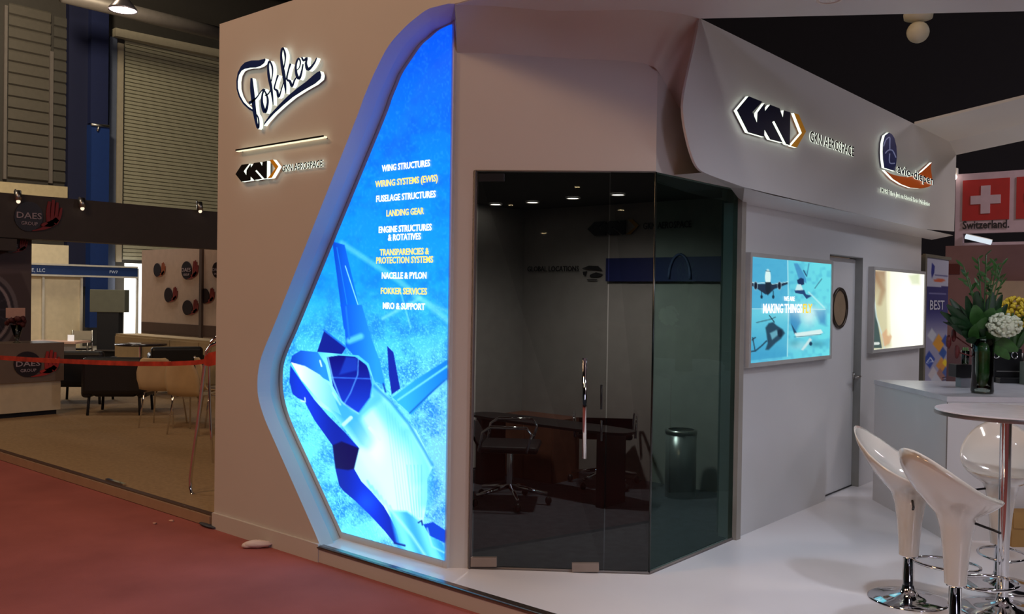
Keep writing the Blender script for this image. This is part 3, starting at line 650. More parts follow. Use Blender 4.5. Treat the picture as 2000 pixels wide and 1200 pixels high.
def paint1(A):
    A.base(lambda X, Y: mix((92, 190, 222), (110, 226, 238), (X-1470)/130))
    n = A.noise(7, 5); A.blend(np.clip((n-.5)*.6, 0, .25), (40, 130, 190))
    A.T = (1430, 480, .21667)
    A.poly([(125, 100), (500, 130), (500, 575), (130, 565)], (74, 172, 214), .75, 2); A.poly([(130, 580), (495, 580), (495, 1000), (130, 1040)], lambda X, Y: mix((110, 214, 232), (60, 160, 205), (Y-610)/80), .8, 2)
    A.poly([(510, 570), (600, 560), (620, 690), (570, 790), (520, 700)], (50, 130, 190), .8, 6); A.oval((690, 640), 100, 120, (220, 250, 250), .8, 2)
    A.poly([(740, 580), (845, 580), (845, 720), (790, 700)], (60, 130, 190), .7, 8)
    A.oval((600, 900), 110, 50, (170, 225, 235), .7, 2); A.oval((760, 890), 90, 40, (40, 110, 140), .5, 2); A.oval((560, 880), 60, 40, (70, 160, 180), .6, 2)
    # airliner from the front
    A.poly([(120, 320), (210, 345), (300, 345), (380, 345), (500, 330), (505, 345), (380, 392), (330, 440), (300, 440), (220, 385), (130, 335)], (30, 50, 74)); A.line([(120, 318), (220, 340), (300, 335)], 7, (220, 250, 250), .9); A.line([(360, 348), (430, 340), (505, 325)], 6, (200, 245, 250), .9)
    A.oval((322, 285), 26, 72, (222, 250, 248)); A.line([(305, 228), (342, 232)], 8, (20, 60, 90), .8); A.poly([(298, 330), (350, 330), (348, 400), (322, 452), (300, 400)], (24, 40, 54))
    for x in (212, 426): A.oval((x, 362), 19, 40, (160, 200, 215)); A.oval((x, 362), 15, 33, (18, 26, 44))
    for x in (265, 370): A.line([(x, 410), (x, 475)], 8, (24, 50, 70)); A.oval((x, 462), 11, 16, (20, 44, 66))
    # fighter
    A.poly([(555, 160), (590, 160), (660, 280), (670, 340), (600, 300)], (66, 140, 196), .8, 2); A.line([(692, 165), (672, 280)], 9, (60, 120, 160), .8); A.line([(645, 225), (668, 270)], 10, (30, 60, 100), .9)
    A.poly([(585, 310), (620, 290), (645, 300), (650, 350), (620, 360), (590, 340)], (24, 52, 96)); A.poly([(565, 410), (585, 350), (620, 350), (640, 400), (640, 440), (580, 430)], (200, 240, 245)); A.poly([(562, 405), (650, 400), (665, 440), (720, 452), (670, 482), (640, 440), (570, 428)], (34, 70, 120)); A.line([(808, 300), (745, 385)], 7, (50, 90, 120), .9); A.line([(690, 420), (830, 560)], 10, (220, 255, 255), .8, 3)
    # helicopter
    A.line([(220, 695), (345, 665), (390, 645)], 8, (44, 70, 84), .8); A.line([(335, 630), (380, 690)], 8, (24, 46, 64)); A.poly([(300, 740), (330, 700), (370, 690), (400, 720), (455, 755), (475, 790), (440, 840), (390, 880), (330, 940), (300, 940), (320, 880), (310, 800)], (34, 66, 88), .95, 3); A.poly([(340, 790), (400, 760), (420, 800), (360, 850)], (110, 180, 200), .9, 3)
    A.line([(135, 962), (210, 950), (270, 900), (310, 860)], 12, (30, 60, 84)); A.line([(185, 830), (205, 940)], 10, (40, 70, 90)); A.line([(180, 850), (210, 828)], 10, (30, 50, 70)); A.oval((430, 790), 22, 34, (14, 34, 54), .8)
    # jet over clouds
    A.poly([(530, 700), (585, 790), (560, 800)], (34, 78, 110)); A.poly([(560, 790), (700, 770), (800, 755), (820, 785), (780, 805), (580, 830)], (222, 246, 245), 1, 2); A.line([(560, 825), (800, 800)], 5, (30, 90, 110), .8); A.poly([(700, 830), (720, 850), (640, 945), (620, 940)], (214, 238, 238), .9, 2); A.oval((708, 885), 14, 18, (20, 60, 90))
    A.line([(500, 130), (508, 570), (497, 1000)], 7, (200, 246, 250), .9); A.line([(130, 572), (500, 572), (840, 575)], 7, (205, 248, 250), .9)
    A.oval((640, 590), 240, 80, (240, 254, 254), .5, 2)
def paint2(A):
    A.base(lambda X, Y: mix((238, 240, 214), (255, 255, 240), (X-1710)/60)); A.T = (1430, 480, .21667)
    A.poly([(1250, 220), (1385, 225), (1400, 500), (1430, 905), (1380, 930), (1250, 930)], lambda X, Y: mix((150, 120, 92), (196, 190, 150), (Y-530)/60), .9, 8)
    A.poly([(1250, 220), (1275, 222), (1290, 560), (1350, 925), (1250, 925)], (58, 78, 78), .95, 2); A.line([(1272, 400), (1300, 640), (1365, 850), (1372, 925)], 12, (196, 214, 210), .9, 2)
    A.line([(1290, 260), (1360, 400), (1330, 520)], 40, (140, 96, 66), .4, 6); A.poly([(1350, 800), (1390, 750), (1440, 820), (1420, 880), (1370, 910)], (206, 160, 120), .8, 3)
    A.line([(1410, 240), (1410, 800)], 26, (236, 232, 190), .8, 4); A.poly([(1590, 270), (1690, 250), (1690, 350), (1620, 350)], (186, 200, 150), .6, 6); A.oval((1560, 560), 150, 280, (255, 255, 250), .9, 2)
    A.line([(1250, 885), (1318, 882)], 24, (216, 222, 216), .95, 1)
s1 = screen('lit picture panel with four blue aircraft pictures left of the white door', (5.50, 1.858), (6.915, 1.858), (6.915, 1.108), (5.53, 1.108), 0, paint1, picture('lit_print_one', .95))
M_tw2 = emis('lit_title_white', (250, 252, 255), 1.2); M_ty2 = emis('lit_title_yellow', (240, 214, 80), 1.1)
xx = XB+.046
def t2(s, x1, y1, x2, y2, h, m):
    a = onx(x1, y1, xx); b = onx(x2, y2, xx); a[2] = b[2] = (a[2]+b[2])/2
    build('lettering', text_mb(MB(), s, a, b, (0, 0, h*abs(a[2]-onx(x1, y1-10, xx)[2])/10), (1, 0, 0), .002, .02), m, s1)
t2('WE ARE', 1531, 588, 1552, 588, 9, M_tw2); t2('MAKING THINGS', 1490, 612, 1566, 611, 19, M_tw2); t2('FLY', 1568, 612, 1586, 611, 19, M_ty2)
screen('overexposed cream and white lit picture panel right of the white door', (7.82, 1.845), (9.262, 1.845), (9.262, 1.114), (7.82, 1.114), 0, paint2, picture('lit_print_two', 1.12))

# =================================================================== CEILING LAMPS AND HALL LAMPS
def downlight(p, label, r=.065, group=None):
    t = thing('recessed_downlight', label, 'ceiling light', p, 0, group)
    build('lamp', MB().lathe([(0, .002), (r*.8, .002)], seg=20), M_lamp, t, False)
    build('trim_ring', MB().lathe([(r*.8, .004), (r*.8, -.003), (r, -.003), (r, .006)], seg=20), M_white, t, False)
    return t
p = onz(1620, 0, ZC-.006); downlight(p, 'bright round downlight in the canopy ceiling at the top edge of the picture')
p = onz(1997, 262, 3.06); downlight((p[0], p[1], 3.045), 'small round downlight at the back edge of the canopy')
RL = [(968, 399), (1040, 395), (1119, 387), (1207, 380)]
RN = ['furthest left of the four round downlights seen through the glass door', 'second from the left of the four downlights seen through the glass door', 'third from the left of the four downlights seen through the glass door', 'rightmost and largest of the four downlights seen through the glass door']
M_rl = emis('room_lamp_glow', (255, 250, 240), 7)
for (x, y), n in zip(RL, RN):
    p = onz(x, y, ZR-.006); t = thing('recessed_downlight', n, 'ceiling light', p, 0, 'meeting room downlights')
    build('lamp', MB().lathe([(0, -.001), (.05, -.001)], seg=20), M_rl, t, False); build('trim_ring', MB().lathe([(.05, 0), (.05, -.006), (.06, -.006), (.06, .005)], seg=20), M_white, t, False)
def highbay(p, label, s=1., em=M_lamp):
    t = thing('high_bay_lamp', label, 'hanging lamp', p)
    rfo = build('reflector', MB().lathe([(.06*s, .32*s), (.10*s, .30*s), (.30*s, .05*s), (.31*s, 0), (.29*s, .03*s)], seg=24), mat('lamp_reflector', (150, 140, 140), .3, .7), t, False)
    build('bulb', MB().lathe([(0, .015*s), (.28*s, .015*s)], seg=24), em, rfo, False)
    build('suspension_rod', MB().tube([(0, 0, .3*s), (0, 0, 11.9-p[2])], .012, 6), M_dark, t, False)
highbay(onz(240, 21, 7.2), 'bright hanging hall lamp at the top left below the grey duct', .9, emis('pinkish_lamp_glow', (255, 215, 220), 9))
highbay(onz(2003, 104, 8), 'bright hanging hall lamp at the right edge seen through the canopy opening', .5)
# lamps of the hall in front of the stand, mirrored in the glass doors
for (px, py, z) in ((1062, 456, 4.6), (1128, 366, 7.0), (1213, 411, 6.0), (997, 401, 7.5)):
    q = onc(px, py); d = ray(px, py); d = d/np.linalg.norm(d); d = d-2*np.dot(d, NC)*NC
    p = q+d*((z-q[2])/d[2]); highbay(p, 'hall lamp over the front aisle, mirrored in the smoked glass %s' % {1062: 'as a yellow glow', 1128: 'at its top middle', 1213: 'above the emblem', 997: 'at its top left'}[px], .55, emis('mirror_lamp_glow', (255, 225, 170), 40))
# --- roof
rfm = MB(); rfm.box((0, -6, 12.05), (70, 84, .1)); 
for k in range(40): rfm.box((-33+k*1.7, -6, 11.8), (.09, 84, .4))
struct(build('ceiling_hall', rfm, mat('dark_roof', (22, 22, 38), .8)), 'dark steel roof of the exhibition hall')
db = thing('ceiling_speaker', 'white ball shaped fixture hanging in the dark canopy opening', 'ceiling fixture', onpl(1793, 60, (0, 0, 0), (1, 0, 0)) if False else CP+ray(1793, 58)/np.linalg.norm(ray(1793, 58))*8.2)
M_ball = mat('aged_white_plastic', (205, 198, 170), .45)
build('ball', MB().blob((0, 0, -.02), .085, 20, 12), M_ball, db, False)
build('mount', MB().lathe([(.02, .06), (.105, .085), (.11, .12), (.10, .17), (.03, .18)], seg=24), M_ball, db, False)
build('rod', MB().tube([(0, 0, .15), (0, 0, 12-db.location[2])], .012, 6), M_dark, db, False)

# =================================================================== BAR STOOLS AND TABLE
def make_stool():
    t = thing('bar_stool', 'white glossy bar stool', 'bar stool', (0, 0, 0))
    N = 40; rings = []
    # rim ellipse (front +x), tilted up to the back
    def rim(a, k=1.0, dz=0):
        x = -.04+.245*math.cos(a)*k; y = .205*math.sin(a)*k
        z = .745-.125*math.cos(a)-.0*abs(math.sin(a))+dz+(.03*math.cos(2*a)-.02); return x, y, z
    prof = [(.048, .235), (.052, .30), (.060, .40), (.074, .50)]
    mb = MB(); L = []
    for r, z in prof: L.append([(r*math.cos(2*PI*k/N), r*math.sin(2*PI*k/N), z) for k in range(N)])
    b0 = [(.092*math.cos(2*PI*k/N), .092*math.sin(2*PI*k/N), .56) for k in range(N)]; L.append(b0)
    for s in (.2, .42, .64, .84, 1.0):
        ring = []
        for k in range(N):
            a = 2*PI*k/N; X, Y, Z = rim(a); bx, by, bz = b0[k]; h = s**.72 if False else s
            zz = bz+(Z-bz)*s; q = 1-(1-s)**1.55
            ring.append((bx+(X-bx)*q, by+(Y-by)*q, zz))
        L.append(ring)
    for s in (.97, .8, .58, .36, .16, .02):
        ring = []
        for k in range(N):
            a = 2*PI*k/N; X, Y, Z = rim(a, .955); zb_ = .60; q = 1-(1-s)**1.7
            if s < .05: ring.append((0, 0, .615)); continue
            ring.append((X*q, Y*q, .615+(Z-.008-.615)*s**1.25))
        L.append(ring)
    v = [p for r in L for p in r]; f = []
    for i in range(len(L)-1):
        for k in range(N): k2 = (k+1) % N; f.append((i*N+k, i*N+k2, (i+1)*N+k2, (i+1)*N+k))
    mb.add(v, f, 0, True); build('seat_shell', mb, M_gloss, t, False)
    build('gas_column', MB().lathe([(.0, .245), (.040, .245), (.040, .225), (.028, .222), (.028, .05)], seg=20), M_chrome, t, False)
    build('base_disc', MB().lathe([(.028, .08), (.034, .055), (.06, .035), (.12, .022), (.185, .012), (.198, .006), (.198, 0), (0, 0)], seg=40), M_chrome, t, False)
    ft = [(.03, -.02, .225)]+[(.03+.0+.155*(1-math.cos(a))*1.0-.0, .115*math.sin(a)*-1, .222-.0) for a in np.linspace(.25, 2*PI-.25, 26)]+[(.03, .02, .225)]
    build('footrest', MB().tube(ft, .008, 8), M_chrome, t, False)
    build('lever', MB().tube([(.03, -.07, .535), (.06, -.16, .52), (.065, -.19, .515)], .006, 8), M_ink, t, False)
    return t
def at_depth(px, py, depth): d = np.array([px-1000, 600-py, -F])/F*depth; return CP+RM@d
tbl = onz(1957, 1195); tc_ = tbl
s1p = onz(1773, 1172); s2p = onz(1864, 1238); s3p = onz(1951, 1145)
st = make_stool()
def face(p, q, add=0): return math.atan2(q[1]-p[1], q[0]-p[0])+add
st.location = tuple(s1p); st.rotation_euler = (0, 0, math.radians(2)); st['label'] = 'white glossy bar stool nearest the door, facing right toward the table'; st['group'] = 'white bar stools'
for p, a, n in ((s2p, math.radians(58), 'white glossy bar stool in front, its back to the viewer'), (s3p, face(s3p, (.35, 0)), 'white glossy bar stool behind the table, its bowl facing the viewer')):
    c = copy_tree(st); c.location = tuple(p); c.rotation_euler = (0, 0, a); c['label'] = n
bt = thing('bar_table', 'round high bar table with a pale top on a chrome pole', 'table', tbl)
build('table_top', MB().lathe([(0, 1.012), (.325, 1.012), (.329, 1.005), (.325, .985), (0, .985)], seg=64, sm=False), mat('pale_lilac_tabletop', (198, 188, 190), .2), bt, False)
build('table_edge', MB().lathe([(.3295, 1.006), (.331, .998), (.3295, .986)], seg=64), M_alu, bt, False)
build('pole', MB().lathe([(.027, .986), (.027, .03)], seg=24), M_chrome, bt, False)
build('mounting_plate', MB().lathe([(.0, .984), (.09, .984), (.09, .975), (.03, .972)], seg=24), M_chrome, bt, False)
build('base_disc', MB().lathe([(.027, .08), (.034, .055), (.07, .035), (.14, .022), (.205, .012), (.215, .006), (.215, 0), (0, 0)], seg=40), M_chrome, bt, False)

# =================================================================== COUNTER AND WHAT STANDS ON IT
CA = np.array([-1.945, 6.70]); CB = np.array([-1.672, 6.363]); dr = np.array([.75, .66]); dr = dr/np.linalg.norm(dr); nb = np.array([-dr[1], dr[0]])
CC = CB+dr*1.9; CD = CC+nb*1.0; CE = CA+nb*.75
ctr = thing('reception_counter', 'white angled bar counter carrying the tall flower vase', 'counter', (-1.2, 7.3, 0))
pl = [CA, CB, CC, CD, CE]
build('body', MB().prism([(p[0], p[1], 0) for p in pl], (0, 0, .905)), M_wallc, ctr)
ce = np.mean(pl, 0); build('counter_top', MB().prism([((p[0]-ce[0])*1.008+ce[0], (p[1]-ce[1])*1.008+ce[1], .905) for p in pl], (0, 0, .035)), mat('counter_top_white', (200, 198, 204), .25), ctr)
sm_ = MB(); q = CB+nb*0; sm_.box((CB[0], CB[1], .45), (.006, .006, .90)); build('edge_strip', sm_, M_grey, ctr)
bx = onz(1941, 1052)
b_ = thing('cardboard_box', 'tan cardboard box on the floor behind the stools by the counter', 'box', (bx[0], bx[1], 0), math.atan2(dr[1], dr[0]))
build('carton', MB().box((.13, -.15, .11), (.26, .12, .22)), mat('tan_cardboard', (168, 128, 74), .85), b_, False)
build('flap', MB().box((.13, -.214, .17), (.25, .006, .1)), mat('tan_cardboard', (168, 128, 74), .85), b_, False)
# flower vase
CR = np.array([math.cos(math.radians(40.3)), math.sin(math.radians(40.3)), 0]); CFW = np.array([-CR[1], CR[0], 0])
vp = onz(1918, 769, .94); k_ = .00340
vs = thing('flower_vase', 'tall glass vase with large green leaves and a white hydrangea on the counter', 'flower arrangement', (vp[0], vp[1], .941))
def L(px, py, dz=0.): return CR*(px-1918)*k_+CFW*dz+np.array([0, 0, (769-py)*k_])
m_vg = glass('clear_vase_glass', (.72, .8, .74), 1.0)
build('vase', MB().lathe([(0, .004), (.070, .004), (.072, .02), (.066, .15), (.068, .28), (.076, .37), (.072, .37), (.064, .28), (.062, .15), (.066, .03), (0, .03)], seg=32), m_vg, vs, False)
build('leaf_wrap', MB().lathe([(.0, .034), (.056, .034), (.055, .15), (.057, .28), (.064, .345), (0, .345)], seg=28), M_leaf, vs, False)
def blade(mb, a, b, wd, bend=.0, n=8, fold=.25):
    a = np.array(a); b = np.array(b); t = b-a; Ln = np.linalg.norm(t); t = t/Ln
    s = np.cross(t, CFW+np.array([random.uniform(-.4, .4), random.uniform(-.4, .4), .35])); s = s/np.linalg.norm(s); nn = np.cross(s, t); v = []
    for i in range(n+1):
        u = i/n; c = a+t*Ln*u+np.array([0, 0, -bend*u*u]); w_ = wd*math.sin(PI*min(1, u*.92+.04))**.8*.5
        v += [c-s*w_+nn*w_*fold, c, c+s*w_+nn*w_*fold]
    mb.add(v, [(3*i+j, 3*i+j+1, 3*i+j+4, 3*i+j+3) for i in range(n) for j in (0, 1)], 0, True)
lm = MB(); ld = MB()
for (x0_, y0_, x1_, y1_, w_, dz) in ((1912, 665, 1838, 588, .07, -.05), (1912, 668, 1842, 612, .07, -.08), (1914, 665, 1832, 602, .06, 0), (1916, 665, 1858, 576, .07, .05), (1910, 665, 1880, 570, .075, -.02), (1918, 662, 1893, 562, .08, -.06), (1922, 662, 1910, 560, .09, .04), (1925, 660, 1935, 562, .085, .0), (1926, 660, 1962, 566, .07, .05), (1928, 662, 1968, 585, .07, .02), (1930, 665, 1970, 600, .06, .06), (1908, 668, 1862, 640, .06, -.09), (1910, 670, 1870, 655, .06, -.1), (1905, 665, 1846, 628, .06, -.06)):
    blade(ld, L(x0_, y0_), L(x1_, y1_, dz), w_, .02)
for (x0_, y0_, x1_, y1_, w_, dz) in ((1915, 660, 1885, 585, .10, -.10), (1920, 660, 1918, 590, .12, -.11), (1918, 662, 1898, 610, .13, -.13), (1912, 665, 1880, 625, .12, -.12), (1925, 660, 1945, 590, .08, -.05), (1918, 668, 1935, 640, .10, -.1), (1930, 665, 1972, 672, .10, -.1), (1930, 668, 1962, 690, .08, -.06), (1908, 665, 1890, 650, .10, -.12)):
    blade(lm, L(x0_, y0_), L(x1_, y1_, dz), w_, .03)
for _ in range(26):
    a_ = random.uniform(-1.3, 1.25); r_ = random.uniform(40, 95); blade(ld, L(1918, 662, random.uniform(-.03, .05)), L(1918+r_*math.sin(a_)*.85, 660-r_*abs(math.cos(a_)), random.uniform(-.1, .12)), random.uniform(.03, .06), .03)
build('dark_leaves', ld, M_leafd, vs, False)['kind'] = 'stuff'; build('broad_leaves', lm, M_leaf, vs, False)['kind'] = 'stuff'
sb = MB(); hd_ = MB()
for (x, y, dz) in ((1873, 518, -.02), (1905, 500, 0), (1925, 492, .03), (1915, 512, -.04), (1958, 538, .02), (1945, 505, .05), (1935, 515, -.05), (1893, 540, .04), (1962, 512, .06)):
    a = L(1918, 665); b = L(x, y, dz); m_ = (a+b)/2+np.array([0, 0, .03]); sb.tube([a, m_, b], .004, 6)
    for q_ in range(7): u = .6+q_*.065; c = a*(1-u)+b*u; blade(hd_, c, c+np.array([random.uniform(-.05, .05), random.uniform(-.05, .05), random.uniform(.01, .06)]), .018, 0, 4)
build('flower_stems', sb, M_stem, vs, False); build('stem_leaves', hd_, M_leaf, vs, False)['kind'] = 'stuff'
hy = MB(); hc = L(1943, 632, -.10)
for i in range(150):
    u = random.uniform(-1, 1); a_ = random.uniform(0, 2*PI); r_ = math.sqrt(1-u*u); d_ = CR*(.105*r_*math.cos(a_))+CFW*(.08*r_*math.sin(a_))+np.array([0, 0, .075*u])
    hy.blob(hc+d_, .014, 6, 4, squash=(1, 1, .8))
hy.blob(hc, .07, 12, 8, squash=(1.2, 1.1, .95)); build('hydrangea_head', hy, mat('cream_petals', (214, 220, 196), .6), vs, False)
gr = MB()
for (x, y) in ((1868, 655), (1875, 688), (1858, 668)): gr.blob(L(x, y, .06), .03, 8, 8, squash=(.6, .6, 1.5), jit=.12)
gr.tube([L(1868, 655, .06), L(1912, 690, .0)], .005, 6); gr.tube([L(1875, 688, .06), L(1912, 700, .0)], .005, 6)
build('red_blooms', gr, mat('dark_red_petals', (92, 24, 24), .6), vs, False)
# coffee machine, bamboo pot, yellow flowers, grey case
cp_ = onz(1969, 748, .94); k2 = np.dot(cp_-CP, -RM[:, 2])/F
cm = thing('coffee_machine', 'black coffee machine with two chrome rings on the counter right of the vase', 'coffee machine', (cp_[0], cp_[1], .941), math.radians(40.3))
W_ = 56*k2; H_ = 66*k2
build('housing', MB().box((0, .14, H_/2), (W_, .26, H_)), M_blackpl, cm, False, bevel=.008)
build('drip_tray', MB().box((0, -.02, .02), (W_*.9, .10, .04)), M_blackpl, cm, False, bevel=.004)
build('steel_strip', MB().box((0, .008, H_*.33), (W_*.8, .008, .008)), M_alu, cm, False)
for s in (-.45, .18): build('ring_handle', MB().tube([(W_*s+.022*math.cos(a_), -.012, H_*.82+.026*math.sin(a_)) for a_ in np.linspace(0, 2*PI, 20, endpoint=False)], .005, 8, closed=True), M_chrome, cm, False)
build('water_tank', MB().box((.0, .2, H_+.05), (W_*.8, .1, .1)), mat('clear_tank', (90, 90, 98), .2), cm, False)
gp = onz(2001, 752, .94); g_ = MB().box((gp[0]+.03, gp[1]+.05, .941+.085), (.10, .12, .17), math.radians(40.3)); tag(build('storage_case', g_, mat('grey_green_case', (120, 124, 112), .6)), 'grey case on the counter at the right edge, beside the coffee machine', 'case')
bp_ = onz(1880, 757, .94); k3 = np.dot(bp_-CP, -RM[:, 2])/F
pb = thing('black_dispenser', 'small black box raised on a grey stand left of the vase', 'box', (bp_[0], bp_[1], .941), math.radians(40.3))
build('box', MB().box((.0, .03, 32*k3), (34*k3, .12, 25*k3)), M_blackpl, pb, False, bevel=.004)
build('stand', MB().box((.02, .03, 9*k3), (20*k3, .08, 18*k3)), mat('pale_grey_stand', (150, 152, 156), .5), pb, False)
bb = thing('bamboo_glass', 'small clear glass of green bamboo stems on the black box left of the vase', 'plant', (bp_[0]+CR[0]*8*k3+CFW[0]*.03, bp_[1]+CR[1]*8*k3+CFW[1]*.03, .942+45*k3))
build('glass', MB().lathe([(0, 0), (.026, 0), (.028, 26*k3), (.026, 26*k3), (.024, .006), (0, .006)], seg=18), m_vg, bb, False)
bs = MB(); 
for a_ in range(7): bs.tube([(.014*math.cos(a_), .014*math.sin(a_), .004), (.016*math.cos(a_), .016*math.sin(a_), 32*k3)], .004, 6)
build('bamboo_stems', bs, mat('bright_stem', (96, 150, 76), .5), bb, False)
yp = onz(1993, 738, .94)
yv = thing('yellow_flower_bouquet', 'bouquet of yellow flowers in a dark pot at the right edge behind the coffee machine', 'flower arrangement', (yp[0]+CFW[0]*.08, yp[1]+CFW[1]*.08, .941))
build('pot', MB().lathe([(0, 0), (.05, 0), (.065, .2), (0, .2)], seg=20), M_blackpl, yv, False)
ys_ = MB(); yl_ = MB(); rr_ = random.Random(3)
for i in range(230):
    u = rr_.uniform(-.6, 1); a_ = rr_.uniform(0, 2*PI); r_ = math.sqrt(1-u*u); c = np.array([.135*r_*math.cos(a_), .135*r_*math.sin(a_), .51+.15*u]); ys_.blob(c, .016, 6, 4, jit=.2)
for i in range(50):
    a_ = rr_.uniform(0, 2*PI); e_ = rr_.uniform(-.2, .9); c = np.array([.15*math.cos(a_)*math.cos(e_), .15*math.sin(a_)*math.cos(e_), .46+.16*math.sin(e_)]); blade(yl_, (0, 0, .2), c, .04, .02, 5)
build('yellow_blooms', ys_, mat('yellow_petals', (205, 178, 40), .6), yv, False); build('leaves', yl_, M_leaf, yv, False)['kind'] = 'stuff'

# =================================================================== BEHIND THE STAND, RIGHT SIDE
# roll-up banner
rx = -2.80; yb0 = onx(1808, 505, rx)[1]; yb1 = onx(1853, 510, rx)[1]; zt_ = onx(1808, 501, rx)[2]
rb = thing('roll_up_banner', 'blue and white roll-up banner just behind the end of the white wall', 'banner', (rx, (yb0+yb1)/2, 0))
A = Art(150, 60, quadpos((rx, yb0, zt_), (rx, yb1, zt_), (rx, yb1, .1), (rx, yb0, .1)))
def rbb(X, Y):
    c = mix((176, 178, 196), (180, 182, 200), X*0); k = ((Y > 560) & (Y < 612))[..., None]; c = np.where(k, mix((44, 44, 104), (54, 56, 116), (Y-560)/50), c)
    c = np.where((Y >= 612)[..., None], mix((60, 62, 120), (150, 150, 176), (Y-612)/40), c); return c
A.base(rbb); A.T = (1780, 480, .26667)
A.poly([(150, 125), (172, 150), (168, 200), (150, 240), (145, 200)], (40, 50, 130)); A.line([(178, 215), (260, 225)], 12, (60, 60, 120), .8); A.oval((205, 255), 42, 12, (196, 96, 60)); A.line([(135, 350), (250, 355)], 9, (150, 150, 190), .7)
for (x, y, r_, c) in ((150, 660, 34, (190, 196, 205)), (200, 720, 46, (214, 150, 50)), (230, 790, 30, (40, 80, 150)), (130, 840, 44, (34, 70, 160)), (220, 880, 40, (205, 140, 60)), (250, 700, 30, (40, 74, 160)), (245, 860, 20, (226, 200, 40)), (160, 950, 40, (196, 190, 190)), (210, 960, 40, (150, 110, 100)), (250, 930, 26, (60, 90, 150)), (180, 1010, 50, (190, 196, 206))): A.poly([(x-r_, y), (x, y-r_*1.6), (x+r_, y-8), (x+6, y+r_*1.4)], c, .95, 2)
A.line([(110, 860), (140, 820), (160, 850), (120, 860)], 7, (225, 228, 240), .9)
for k in range(3): A.line([(230, 968+k*18), (268, 966+k*18)], 9, (24, 24, 50), .9)
A.build('banner_print', picture('banner_print', 0, .5), rb)
def xtext(s, y0_, x0_, x1_, h_, m, x, par):
    a = onx(x0_, y0_, x); b = onx(x1_, y0_+(x1_-x0_)*.02, x); b[2] = a[2]; build('lettering', text_mb(MB(), s, a, b, (0, 0, h_), (1, 0, 0), .002, .01), m, par)
xtext('BEST', 605, 1816, 1844, .10, mat('white_print', (200, 200, 214), .5), rx+.004, rb)
fm = MB(); fm.box((rx, yb0-.06, zt_/2), (.05, .06, zt_+.02)); fm.box((rx, (yb0+yb1)/2, zt_+.01), (.03, yb1-yb0+.1, .03)); fm.box((rx, (yb0+yb1)/2, .05), (.16, yb1-yb0+.1, .1)); build('stand', fm, mat('olive_grey_post', (110, 106, 92), .5), rb)
# mauve partition
YQ = 12.0
def ypanel(x0_, x1_, y0_, y1_, y): a = ony(x0_, y0_, y); b = ony(x1_, y1_, y); return a[0], b[0], b[2], a[2]
x0_, x1_, zb_, zt2 = ypanel(1848, 2060, 497, 770, YQ)
mp = thing('partition_wall', 'mauve exhibition partition wall behind the flower vase', 'partition', ((x0_+x1_)/2, YQ, -.11))
build('panel', MB().box(((x0_+x1_)/2, YQ, zt2/2), (x1_-x0_, .06, zt2+.2)), mat('mauve_panel', (140, 108, 114), .7), mp)
q = ony(1863, 526, YQ-.035); build('red_sign', MB().box(tuple(q), (.13, .012, .13)), mat('dark_red_square', (92, 30, 36), .6), mp)
x0b, x1b, z0b, z1b = ypanel(1930, 2060, 549, 566, YQ-.1)
build('cream_ledge', MB().box(((x0b+x1b)/2, YQ-.08, (z0b+z1b)/2-.1), (x1b-x0b, .1, z1b-z0b+.2)), mat('cream_ledge', (196, 176, 156), .6), mp)
# national pavilion board
YS = 14.5
def P_(x, y, o=0.): return ony(x, y, YS-o)
sw_ = thing('pavilion_sign_board', 'large white hanging board with red squares, white crosses and the word Switzerland', 'sign', (P_(1935, 490)[0], YS, P_(1935, 490)[2]))
zT = P_(1866, 341)[2]; zB = P_(1900, 456)[2]; zF = P_(1880, 494)[2]; xl = P_(1866, 400)[0]; xr = P_(2080, 400)[0]
M_sw = mat('pavilion_white', (172, 150, 160), .6, emit=.03); M_bk = mat('black_print', (24, 16, 22), .6)
sbd = build('board', MB().box(((xl+xr)/2, YS+.05, (zT+zB)/2), (xr-xl, .1, zT-zB)), M_sw, sw_)
pw = P_(1880, 470)[0]-xl; build('side_post', MB().box((xl+pw/2, YS+.05, zB/2), (pw, .1, zB)), M_sw, sw_)
zm = P_(1930, 478)[2]; build('lower_rail', MB().box(((xl+xr)/2, YS+.08, zm-.03), (xr-xl, .1, .13)), M_sw, sw_)
r0 = P_(1881, 353); r1 = P_(1971, 427); rh = P_(1881, 353)[2]-P_(1881, 432)[2]
for k in range(2):
    xo = r0[0]+k*(P_(1986, 350)[0]-r0[0]); wd_ = r1[0]-r0[0]
    rsq = build('red_square', MB().box((xo+wd_/2, YS-.006, r0[2]-rh/2), (wd_, .012, rh)), M_red, sw_)
    cx_ = xo+wd_/2; cz2 = r0[2]-rh/2; build('white_cross', MB().box((cx_, YS-.016, cz2), (wd_*.64, .01, rh*.21)).box((cx_, YS-.0165, cz2), (wd_*.2, .01, rh*.68)), M_sw, rsq)
a = P_(1880, 447.5, .01); b = P_(1971, 443.5, .01); b[2] = a[2]
build('lettering', text_mb(MB(), 'Switzerland.', a, b, (0, 0, .115), (0, -1, 0), .006, .02), M_bk, sw_)
ft = thing('fluorescent_tube', 'bright slanting fluorescent tube under the white pavilion board', 'light', P_(1910, 470, .06))
a = P_(1886, 462, .075); b = P_(1936, 474, .075); build('tube', MB().tube([a, b], .035, 8), emis('tube_glow', (220, 230, 240), 1.0), ft); build('batten', MB().tube([a+np.array([0, .035, .02]), b+np.array([0, .035, .02])], .03, 6), M_white, ft)
q = P_(1865, 347, .05); sl = thing('spotlight', 'tiny bright spotlight at the left corner of the pavilion board', 'light', q)
build('lamp', MB().blob((0, -.05, 0), .045, 10, 8), M_lamp2, sl, False); build('housing', MB().box((0, .0, .09), (.07, .08, .09)), M_white, sl, False)
